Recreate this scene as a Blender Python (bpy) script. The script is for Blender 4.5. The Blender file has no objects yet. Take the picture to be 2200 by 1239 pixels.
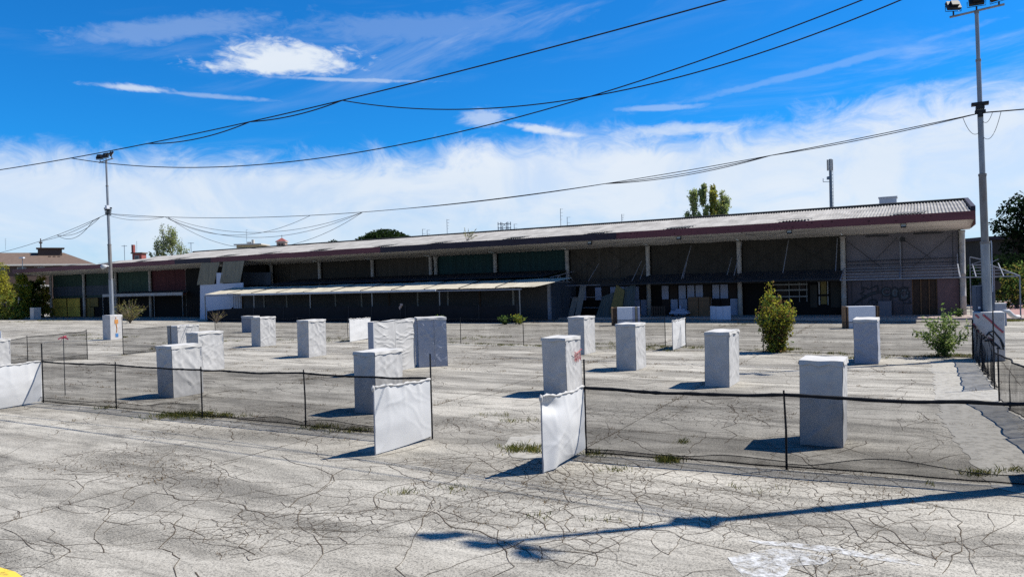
import bpy, math, random
import numpy as np
from mathutils import Vector, noise
from mathutils.geometry import delaunay_2d_cdt

random.seed(7)
R = math.radians
SC = bpy.context.scene
COL = SC.collection

# ------------------------------------------------------------------ camera
CAM_H, FOC = 3.2, 1550.0            # metres above the ground, focal length in photo pixels (2200 wide)
PITCH, ROLL = math.atan(13.5/1550), -0.0273
cp_, sp_ = math.cos(PITCH), math.sin(PITCH)
cr_, sr_ = math.cos(ROLL), math.sin(ROLL)
AX_F = Vector((0, cp_, -sp_)); _u = Vector((0, sp_, cp_)); _r = Vector((1, 0, 0))
AX_R = cr_*_r + sr_*_u
AX_U = -sr_*_r + cr_*_u
cam_d = bpy.data.cameras.new('camera'); cam = bpy.data.objects.new('camera', cam_d); COL.objects.link(cam)
cam_d.sensor_width = 36; cam_d.lens = 36*FOC/2200; cam_d.clip_end = 6000; cam_d.clip_start = .1
from mathutils import Matrix
m = Matrix((AX_R, AX_U, -AX_F)).transposed().to_4x4(); m.translation = (0, 0, CAM_H)
cam.matrix_world = m
SC.camera = cam

# ------------------------------------------------------------------ sky and sun
SUN_EL = R(53.2); SUN_H = Vector((.975, .215, 0)).normalized()
W = bpy.data.worlds.new('World'); SC.world = W; W.use_nodes = True
SKY_STRENGTH = 0.065
def build_sky():
    nt = W.node_tree; N = nt.nodes; L = nt.links
    N.clear()
    def node(t, **k):
        n = N.new(t)
        for a, b in k.items(): setattr(n, a, b)
        return n
    def val(sock, v):
        if isinstance(v, (int, float, tuple)): sock.default_value = v
        else: L.new(v, sock)
    def mth(op, a, b=0.0, c=0.0, clamp=False):
        n = node('ShaderNodeMath', operation=op, use_clamp=clamp)
        val(n.inputs[0], a); val(n.inputs[1], b)
        if op in ('MULTIPLY_ADD', 'SMOOTH_MIN', 'SMOOTH_MAX'): val(n.inputs[2], c)
        return n.outputs[0]
    def smooth(x, a, b):      # smoothstep from a to b
        n = node('ShaderNodeMapRange', interpolation_type='SMOOTHSTEP')
        val(n.inputs['Value'], x); val(n.inputs['From Min'], a); val(n.inputs['From Max'], b)
        return n.outputs[0]
    def comb(x, y, z):
        n = node('ShaderNodeCombineXYZ'); val(n.inputs[0], x); val(n.inputs[1], y); val(n.inputs[2], z); return n.outputs[0]
    def nz(vec, scale, detail=6, rough=.55, dist=0.0):
        n = node('ShaderNodeTexNoise'); val(n.inputs['Vector'], vec)
        n.inputs['Scale'].default_value = scale; n.inputs['Detail'].default_value = detail
        n.inputs['Roughness'].default_value = rough; n.inputs['Distortion'].default_value = dist
        return n.outputs['Fac']
    out = node('ShaderNodeOutputWorld'); bg = node('ShaderNodeBackground')
    sky = node('ShaderNodeTexSky', sky_type='NISHITA', sun_disc=False)
    sky.sun_elevation = SUN_EL; sky.sun_rotation = math.atan2(SUN_H.x, SUN_H.y)
    sky.air_density = 1.0; sky.dust_density = .25; sky.ozone_density = 3.0
    tint = node('ShaderNodeMix', data_type='RGBA', blend_type='MULTIPLY'); tint.inputs['Factor'].default_value = 1
    L.new(sky.outputs[0], tint.inputs['A']); tint.inputs['B'].default_value = SKY_TINT + (1,)
    tc = node('ShaderNodeTexCoord'); sx = node('ShaderNodeSeparateXYZ'); L.new(tc.outputs['Generated'], sx.inputs[0])
    az = mth('ARCTAN2', sx.outputs[0], sx.outputs[1]); el = mth('ARCSINE', sx.outputs[2])
    # ---- low bank of cloud along the horizon, all the way round
    ring = comb(mth('MULTIPLY', mth('SINE', az), 1.0), mth('MULTIPLY', mth('COSINE', az), 1.0), mth('MULTIPLY', el, 2.6))
    ringf = comb(mth('SINE', az), mth('COSINE', az), mth('MULTIPLY', el, 1.6))
    n1 = nz(ring, 3.2, 8, .55, .4); n2 = nz(ringf, 13, 9, .66, 1.2)
    edge = mth('ADD', .190, mth('MULTIPLY', mth('SINE', mth('ADD', mth('MULTIPLY', az, 1.0), .05)), .030))
    pert = mth('ADD', mth('MULTIPLY', mth('SUBTRACT', n1, .5), .07), mth('MULTIPLY', mth('SUBTRACT', n2, .5), .085))
    h = mth('SUBTRACT', mth('ADD', edge, pert), el)
    bank = mth('MULTIPLY', smooth(h, -.012, .042), .93)
    low = mth('ADD', .68, mth('MULTIPLY', smooth(mth('ADD', el, mth('MULTIPLY', n1, .12)), .08, .16), .32))
    n3 = nz(ringf, 7, 7, .6, .6)
    bank = mth('MULTIPLY', mth('MULTIPLY', bank, low), mth('ADD', .78, mth('MULTIPLY', smooth(n3, .36, .58), .22)))
    # ---- thin streaks higher up
    sv = comb(mth('MULTIPLY', az, 2.2), mth('MULTIPLY', mth('ADD', el, mth('MULTIPLY', az, -.10)), 12.0), 3.1)
    c1 = nz(sv, 1.25, 9, .62, 1.2); c2 = nz(sv, .55, 4, .5, .3)
    cir = mth('MULTIPLY', smooth(c1, .46, .84), smooth(c2, .47, .66))
    cir = mth('MULTIPLY', cir, .36)
    # ---- single clouds
    wv = comb(mth('MULTIPLY', az, 1.0), mth('MULTIPLY', el, 2.2), 1.7)
    wn = nz(wv, 14, 8, .62, .7); wf = nz(wv, 42, 7, .62, 1.0)
    wob = mth('ADD', mth('MULTIPLY', mth('SUBTRACT', wn, .5), 2.4), mth('MULTIPLY', mth('SUBTRACT', wf, .5), 1.2))
    def puff(a0, e0, ra, re, slope, op, flat=1.0):
        da = mth('SUBTRACT', az, a0); de = mth('SUBTRACT', mth('SUBTRACT', el, e0), mth('MULTIPLY', da, slope))
        x = mth('DIVIDE', da, ra); y = mth('DIVIDE', de, re)
        yb = mth('MULTIPLY', mth('MINIMUM', y, 0.0), flat); y = mth('ADD', mth('MAXIMUM', y, 0.0), yb)
        d = mth('SQRT', mth('ADD', mth('MULTIPLY', x, x), mth('MULTIPLY', y, y)))
        f = mth('ADD', mth('SUBTRACT', 1.0, d), mth('MULTIPLY', wob, .72))
        return mth('MULTIPLY', smooth(f, .0, .75), op)
    cl = cir
    for a in [(-.297, .285, .13, .037, .02, .95, 2.2), (-.22, .272, .17, .004, .0, .45), (-.475, .2455, .065, .006, -.0, .7),
              (-.40, .2435, .10, .004, -.01, .3), (-.43, .318, .17, .018, .22, .20), (.045, .207, .075, .007, -.17, .75),
              (-.03, .224, .05, .016, .0, .5), (.21, .226, .08, .005, -.03, .3), (-.13, .338, .26, .024, .05, .14),
              (.40, .252, .26, .006, .13, .15), (.25, .196, .12, .012, .0, .55)]:
        cl = mth('MAXIMUM', cl, puff(*a))
    cloud = mth('SUBTRACT', 1.0, mth('MULTIPLY', mth('SUBTRACT', 1.0, cl, clamp=True), mth('SUBTRACT', 1.0, bank, clamp=True)), clamp=True)
    up = smooth(el, -.02, .0)
    cc = node('ShaderNodeMix', data_type='RGBA'); L.new(mth('ADD', mth('MULTIPLY', n1, .8), mth('MULTIPLY', n2, .2)), cc.inputs['Factor'])
    k = CLOUD_LEVEL
    cc.inputs['A'].default_value = (.72*k, .85*k, 1.0*k, 1); cc.inputs['B'].default_value = (1.02*k, 1.05*k, 1.08*k, 1)
    mx = node('ShaderNodeMix', data_type='RGBA'); L.new(mth('MULTIPLY', cloud, up), mx.inputs['Factor'])
    L.new(tint.outputs['Result'], mx.inputs['A']); L.new(cc.outputs['Result'], mx.inputs['B'])
    L.new(mx.outputs['Result'], bg.inputs['Color']); bg.inputs['Strength'].default_value = SKY_STRENGTH
    L.new(bg.outputs[0], out.inputs[0])
SKY_TINT = (.092, .79, 1.46)
CLOUD_LEVEL = 8.6
build_sky()
sun_d = bpy.data.lights.new('sun', 'SUN'); sun_d.energy = 5.0; sun_d.angle = R(.5); sun_d.color = (1, .96, .885)
sun = bpy.data.objects.new('sun', sun_d); COL.objects.link(sun)
ldir = -(SUN_H*math.cos(SUN_EL) + Vector((0, 0, math.sin(SUN_EL))))
sun.rotation_euler = ldir.to_track_quat('-Z', 'Y').to_euler(); sun.location = (30, 8, 45)
SC.view_settings.view_transform = 'Standard'; SC.view_settings.look = 'None'
SC.view_settings.gamma = 1; SC.view_settings.use_curve_mapping = False
SC.view_settings.exposure = 0.70
SC.render.engine = 'CYCLES'; SC.cycles.max_bounces = 6; SC.cycles.transparent_max_bounces = 24; SC.cycles.use_denoising = False; SC.cycles.use_adaptive_sampling = False; SC.cycles.sample_clamp_indirect = 3.0

# ------------------------------------------------------------------ helpers
def ray(px, py):
    return AX_R*((px-1100)/FOC) + AX_U*((619.5-py)/FOC) + AX_F
def G(px, py, z=0.0):                       # ground point seen at a photo pixel
    d = ray(px, py); t = (z-CAM_H)/d.z
    return Vector((d.x*t, d.y*t, z))
def P(px, py, depth):                       # point at a given distance along the view
    d = ray(px, py); t = depth/d.y
    return Vector((d.x*t, depth, CAM_H+d.z*t))
d_ = ray(-1632, 680.5); d_.z = 0; d_.normalize()
BX = -d_; BY = Vector((-BX.y, BX.x, 0)); BZ = Vector((0, 0, 1))     # grid of the hall, fences and boxes
C0 = G(2070, 680)
ANG = math.atan2(BX.y, BX.x)
def FP(px, py, yl=0.0):                     # point on a plane parallel to the hall's front, in hall coordinates
    d = ray(px, py); t = (yl + C0.dot(BY))/d.dot(BY)
    q = Vector((d.x*t, d.y*t, CAM_H+d.z*t)) - Vector((C0.x, C0.y, 0))
    return Vector((q.dot(BX), yl, q.z))
def HW(x, y, z=0.0):                        # hall coordinates to world
    return Vector((C0.x, C0.y, 0)) + BX*x + BY*y + BZ*z

class MB:
    def __init__(s): s.v = []; s.f = []; s.mi = []; s.cur = 0
    def add(s, vs, fs):
        b = len(s.v); s.v += [tuple(x) for x in vs]
        for f in fs: s.f.append(tuple(b+i for i in f)); s.mi.append(s.cur)
        return s
    def box(s, x0, x1, y0, y1, z0, z1):
        return s.add([(x0,y0,z0),(x1,y0,z0),(x1,y1,z0),(x0,y1,z0),(x0,y0,z1),(x1,y0,z1),(x1,y1,z1),(x0,y1,z1)],
                     [(0,3,2,1),(4,5,6,7),(0,1,5,4),(1,2,6,5),(2,3,7,6),(3,0,4,7)])
    def obox(s, c, ax, ay, az):             # oriented box: centre and half axes
        c = Vector(c); vs = []
        for k in (-1, 1):
            for i, j in ((-1,-1),(1,-1),(1,1),(-1,1)): vs.append(c + ax*i + ay*j + az*k)
        return s.add(vs, [(0,3,2,1),(4,5,6,7),(0,1,5,4),(1,2,6,5),(2,3,7,6),(3,0,4,7)])
    def tube(s, path, r, n=6, caps=True, close=False):
        path = [Vector(p) for p in path]; k = len(path); rr = r if isinstance(r, (list, tuple)) else [r]*k
        vs = []; fs = []
        for i, p in enumerate(path):
            t = (path[min(i+1, k-1)] - path[max(i-1, 0)])
            if t.length < 1e-9: t = Vector((0,0,1))
            t.normalize()
            a = Vector((0,0,1)) if abs(t.z) < .9 else Vector((1,0,0))
            u = t.cross(a).normalized(); w = t.cross(u)
            for j in range(n):
                th = 2*math.pi*j/n; vs.append(p + (u*math.cos(th) + w*math.sin(th))*rr[i])
        for i in range(k-1):
            for j in range(n):
                fs.append((i*n+j, (i+1)*n+j, (i+1)*n+(j+1)%n, i*n+(j+1)%n))
        if caps: fs.append(tuple(range(n))); fs.append(tuple((k-1)*n+j for j in reversed(range(n))))
        return s.add(vs, fs)
    def lathe(s, c, prof, n=12):            # profile of (radius, z)
        c = Vector(c); vs = []; fs = []
        for r, z in prof:
            for j in range(n):
                th = 2*math.pi*j/n; vs.append(c + Vector((r*math.cos(th), r*math.sin(th), z)))
        for i in range(len(prof)-1):
            for j in range(n): fs.append((i*n+j, i*n+(j+1)%n, (i+1)*n+(j+1)%n, (i+1)*n+j))
        fs.append(tuple(reversed(range(n)))); fs.append(tuple((len(prof)-1)*n+j for j in range(n)))
        return s.add(vs, fs)
    def grid(s, fn, nu, nv):
        vs = [fn(i/nu, j/nv) for j in range(nv+1) for i in range(nu+1)]
        fs = [(j*(nu+1)+i, j*(nu+1)+i+1, (j+1)*(nu+1)+i+1, (j+1)*(nu+1)+i) for j in range(nv) for i in range(nu)]
        return s.add(vs, fs)
    def prism(s, poly, z0, z1):             # vertical prism over a ground polygon
        n = len(poly); vs = [(x, y, z0) for x, y in poly] + [(x, y, z1) for x, y in poly]
        return s.add(vs, [tuple(reversed(range(n))), tuple(range(n, 2*n))] + [(i, (i+1)%n, n+(i+1)%n, n+i) for i in range(n)])
    def build(s, name, mats, parent=None, org=(0,0,0), smooth=False):
        me = bpy.data.meshes.new(name)
        v = [(x-org[0], y-org[1], z-org[2]) for x, y, z in s.v]
        me.from_pydata(v, [], s.f)
        for mt in (mats if isinstance(mats, (list, tuple)) else [mats]): me.materials.append(mt)
        if any(s.mi): me.polygons.foreach_set('material_index', s.mi)
        if smooth: me.polygons.foreach_set('use_smooth', [True]*len(me.polygons))
        o = bpy.data.objects.new(name, me); COL.objects.link(o)
        if parent: o.parent = parent
        else: o.location = org
        return o
def tag(o, label=None, cat=None, group=None, kind=None):
    if label: o['label'] = label
    if cat: o['category'] = cat
    if group: o['group'] = group
    if kind: o['kind'] = kind
    return o
def thing(name, loc, label, cat, group=None, rz=0.0):
    o = bpy.data.objects.new(name, None); COL.objects.link(o); o.location = loc; o.rotation_euler.z = rz
    o.empty_display_size = .2
    return tag(o, label, cat, group)

# ------------------------------------------------------------------ materials
def M(name, col, rough=.85, var=.2, scale=3.0, stretch=(1,1,1), bump=0.0, bscale=30.0, metal=0.0, spec=.25,
      dirt=None, dirt_amt=.5, dirt_scale=1.2, col2=None):
    mt = bpy.data.materials.new(name); mt.use_nodes = True; nt = mt.node_tree; N = nt.nodes; L = nt.links
    b = N['Principled BSDF']; b.inputs['Roughness'].default_value = rough; b.inputs['Metallic'].default_value = metal
    b.inputs['Specular IOR Level'].default_value = spec
    tc = N.new('ShaderNodeTexCoord'); mp = N.new('ShaderNodeMapping'); mp.inputs['Scale'].default_value = stretch
    L.new(tc.outputs['Object'], mp.inputs[0])
    n = N.new('ShaderNodeTexNoise'); n.inputs['Scale'].default_value = scale; n.inputs['Detail'].default_value = 8; n.inputs['Roughness'].default_value = .65
    L.new(mp.outputs[0], n.inputs['Vector'])
    r = N.new('ShaderNodeMapRange'); r.inputs['From Min'].default_value = .32; r.inputs['From Max'].default_value = .68
    L.new(n.outputs['Fac'], r.inputs['Value'])
    mx = N.new('ShaderNodeMix'); mx.data_type = 'RGBA'; L.new(r.outputs[0], mx.inputs['Factor'])
    lo = tuple(c*(1-var) for c in col) if col2 is None else col2
    mx.inputs['A'].default_value = lo + (1,); mx.inputs['B'].default_value = tuple(min(1, c*(1+var*.5)) for c in col) + (1,)
    res = mx.outputs['Result']
    if dirt:
        n2 = N.new('ShaderNodeTexNoise'); n2.inputs['Scale'].default_value = dirt_scale; n2.inputs['Detail'].default_value = 9; n2.inputs['Roughness'].default_value = .7
        L.new(mp.outputs[0], n2.inputs['Vector'])
        r2 = N.new('ShaderNodeMapRange'); r2.inputs['From Min'].default_value = .5; r2.inputs['From Max'].default_value = .72
        r2.inputs['To Max'].default_value = dirt_amt; L.new(n2.outputs['Fac'], r2.inputs['Value'])
        m2 = N.new('ShaderNodeMix'); m2.data_type = 'RGBA'; L.new(r2.outputs[0], m2.inputs['Factor']); L.new(res, m2.inputs['A'])
        m2.inputs['B'].default_value = dirt + (1,); res = m2.outputs['Result']
    L.new(res, b.inputs['Base Color'])
    if bump:
        n3 = N.new('ShaderNodeTexNoise'); n3.inputs['Scale'].default_value = bscale; n3.inputs['Detail'].default_value = 5
        L.new(mp.outputs[0], n3.inputs['Vector'])
        bp = N.new('ShaderNodeBump'); bp.inputs['Strength'].default_value = bump; bp.inputs['Distance'].default_value = .02
        L.new(n3.outputs['Fac'], bp.inputs['Height']); L.new(bp.outputs[0], b.inputs['Normal'])
    return mt

def net_material(name, opacity, col=(.006, .008, .012), streak=.25):
    mt = bpy.data.materials.new(name); mt.use_nodes = True; nt = mt.node_tree; N = nt.nodes; L = nt.links
    N.clear(); out = N.new('ShaderNodeOutputMaterial'); mx = N.new('ShaderNodeMixShader')
    tr = N.new('ShaderNodeBsdfTransparent'); df = N.new('ShaderNodeBsdfDiffuse'); df.inputs[0].default_value = col + (1,)
    tc = N.new('ShaderNodeTexCoord'); n = N.new('ShaderNodeTexNoise'); n.inputs['Scale'].default_value = 3.5; n.inputs['Detail'].default_value = 6
    mp = N.new('ShaderNodeMapping'); mp.inputs['Scale'].default_value = (1, 1, .3); L.new(tc.outputs['Object'], mp.inputs[0]); L.new(mp.outputs[0], n.inputs['Vector'])
    r = N.new('ShaderNodeMapRange'); r.inputs['From Min'].default_value = .3; r.inputs['From Max'].default_value = .7
    r.inputs['To Min'].default_value = opacity*(1-streak); r.inputs['To Max'].default_value = min(1, opacity*(1+streak))
    L.new(n.outputs['Fac'], r.inputs['Value']); L.new(r.outputs[0], mx.inputs[0])
    L.new(tr.outputs[0], mx.inputs[1]); L.new(df.outputs[0], mx.inputs[2]); L.new(mx.outputs[0], out.inputs[0])
    return mt

def worn_paint(name, col, lo, hi):
    mt = bpy.data.materials.new(name); mt.use_nodes = True; nt = mt.node_tree; N = nt.nodes; L = nt.links
    b = N['Principled BSDF']; b.inputs['Base Color'].default_value = col + (1,); b.inputs['Roughness'].default_value = .8
    tc = N.new('ShaderNodeTexCoord'); n = N.new('ShaderNodeTexNoise'); n.inputs['Scale'].default_value = 5; n.inputs['Detail'].default_value = 11; n.inputs['Roughness'].default_value = .78
    L.new(tc.outputs['Object'], n.inputs['Vector'])
    r = N.new('ShaderNodeMapRange'); r.inputs['From Min'].default_value = lo; r.inputs['From Max'].default_value = hi
    L.new(n.outputs['Fac'], r.inputs['Value']); L.new(r.outputs[0], b.inputs['Alpha'])
    return mt

def ground_material():
    mt = bpy.data.materials.new('worn_asphalt'); mt.use_nodes = True; nt = mt.node_tree; N = nt.nodes; L = nt.links
    b = N['Principled BSDF']; b.inputs['Roughness'].default_value = .9; b.inputs['Specular IOR Level'].default_value = .15
    tc = N.new('ShaderNodeTexCoord'); mp = N.new('ShaderNodeMapping'); mp.inputs['Rotation'].default_value = (0, 0, -ANG)
    L.new(tc.outputs['Object'], mp.inputs[0])
    def nz(scale, detail=6, rough=.6, st=(1,1,1), dist=0):
        m2 = N.new('ShaderNodeMapping'); m2.inputs['Scale'].default_value = st; L.new(mp.outputs[0], m2.inputs[0])
        n = N.new('ShaderNodeTexNoise'); n.inputs['Scale'].default_value = scale; n.inputs['Detail'].default_value = detail
        n.inputs['Roughness'].default_value = rough; n.inputs['Distortion'].default_value = dist
        L.new(m2.outputs[0], n.inputs['Vector']); return n.outputs['Fac']
    def rng(x, a, c, lo=0.0, hi=1.0):
        r = N.new('ShaderNodeMapRange'); L.new(x, r.inputs['Value'])
        for k, v in (('From Min', a), ('From Max', c), ('To Min', lo), ('To Max', hi)): r.inputs[k].default_value = v
        return r.outputs[0]
    def mix(f, a, c, mode='MIX'):
        x = N.new('ShaderNodeMix'); x.data_type = 'RGBA'; x.blend_type = mode
        for s, v in (('Factor', f), ('A', a), ('B', c)):
            if isinstance(v, (tuple, float, int)): x.inputs[s].default_value = v if not isinstance(v, tuple) else v + (1,)
            else: L.new(v, x.inputs[s])
        return x.outputs['Result']
    big = nz(.16, 5, .55, (.55, 1, 1), .4)             # broad worn and darker areas, drawn out along the lanes
    med = nz(.9, 7, .6, (.4, 1.3, 1), .6)
    fine = nz(34, 4, .72); grit = nz(80, 2, .6)
    streak = nz(1.2, 7, .65, (.12, 2.2, 1))
    lane = nz(.42, 4, .55, (.08, 1.0, 1), .25)         # long lanes parallel to the hall, laid and worn differently
    blot = nz(2.6, 7, .68, (.5, 1.2, 1), .8)
    c = mix(rng(big, .36, .66), (.225, .203, .165), (.385, .355, .30))
    c = mix(rng(lane, .46, .60, 0, .65), c, (.425, .395, .335))
    c = mix(rng(lane, .38, .50, .6, 0), c, (.165, .151, .126))
    c = mix(rng(med, .46, .66, 0, .6), c, (.455, .422, .36))
    c = mix(rng(med, .34, .48, .7, 0), c, (.135, .123, .102))
    c = mix(rng(blot, .54, .68, 0, .65), c, (.120, .110, .092))
    c = mix(rng(streak, .52, .70, 0, .6), c, (.105, .096, .080))
    worn = nz(.30, 6, .62, (.45, 1, 1), .8)
    c = mix(rng(worn, .50, .66, 0, .55), c, (.150, .138, .115))
    dark_amt = rng(med, .62, .36, .45, 1.0)
    sp = N.new('ShaderNodeMath'); sp.operation = 'MULTIPLY'; L.new(rng(fine, .51, .58), sp.inputs[0]); L.new(dark_amt, sp.inputs[1])
    c = mix(sp.outputs[0], c, (.045, .042, .037))
    c = mix(rng(grit, .58, .68, 0, .7), c, (.60, .57, .50))
    clump = nz(15, 5, .75)
    c = mix(rng(clump, .52, .64, 0, .55), c, (.085, .079, .068))
    rust = nz(.5, 6, .7, (1, 1, 1), 1.0)
    c = mix(rng(rust, .66, .80, 0, .4), c, (.24, .175, .11))
    L.new(c, b.inputs['Base Color'])
    bp = N.new('ShaderNodeBump'); bp.inputs['Strength'].default_value = .6; bp.inputs['Distance'].default_value = .012
    L.new(fine, bp.inputs['Height']); L.new(bp.outputs[0], b.inputs['Normal'])
    return mt

def leaf_material(name, col, var=.35):
    mt = bpy.data.materials.new(name); mt.use_nodes = True; nt = mt.node_tree; N = nt.nodes; L = nt.links
    N.clear(); out = N.new('ShaderNodeOutputMaterial'); ad = N.new('ShaderNodeMixShader'); ad.inputs[0].default_value = .45
    d = N.new('ShaderNodeBsdfDiffuse'); t = N.new('ShaderNodeBsdfTranslucent')
    tc = N.new('ShaderNodeTexCoord'); n = N.new('ShaderNodeTexNoise'); n.inputs['Scale'].default_value = 1.5; n.inputs['Detail'].default_value = 5
    L.new(tc.outputs['Object'], n.inputs['Vector'])
    mx = N.new('ShaderNodeMix'); mx.data_type = 'RGBA'; L.new(n.outputs['Fac'], mx.inputs['Factor'])
    mx.inputs['A'].default_value = tuple(c*(1-var) for c in col) + (1,); mx.inputs['B'].default_value = tuple(c*(1+var) for c in col) + (1,)
    L.new(mx.outputs['Result'], d.inputs[0]); L.new(mx.outputs['Result'], t.inputs[0])
    L.new(d.outputs[0], ad.inputs[1]); L.new(t.outputs[0], ad.inputs[2]); L.new(ad.outputs[0], out.inputs[0])
    return mt

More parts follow.
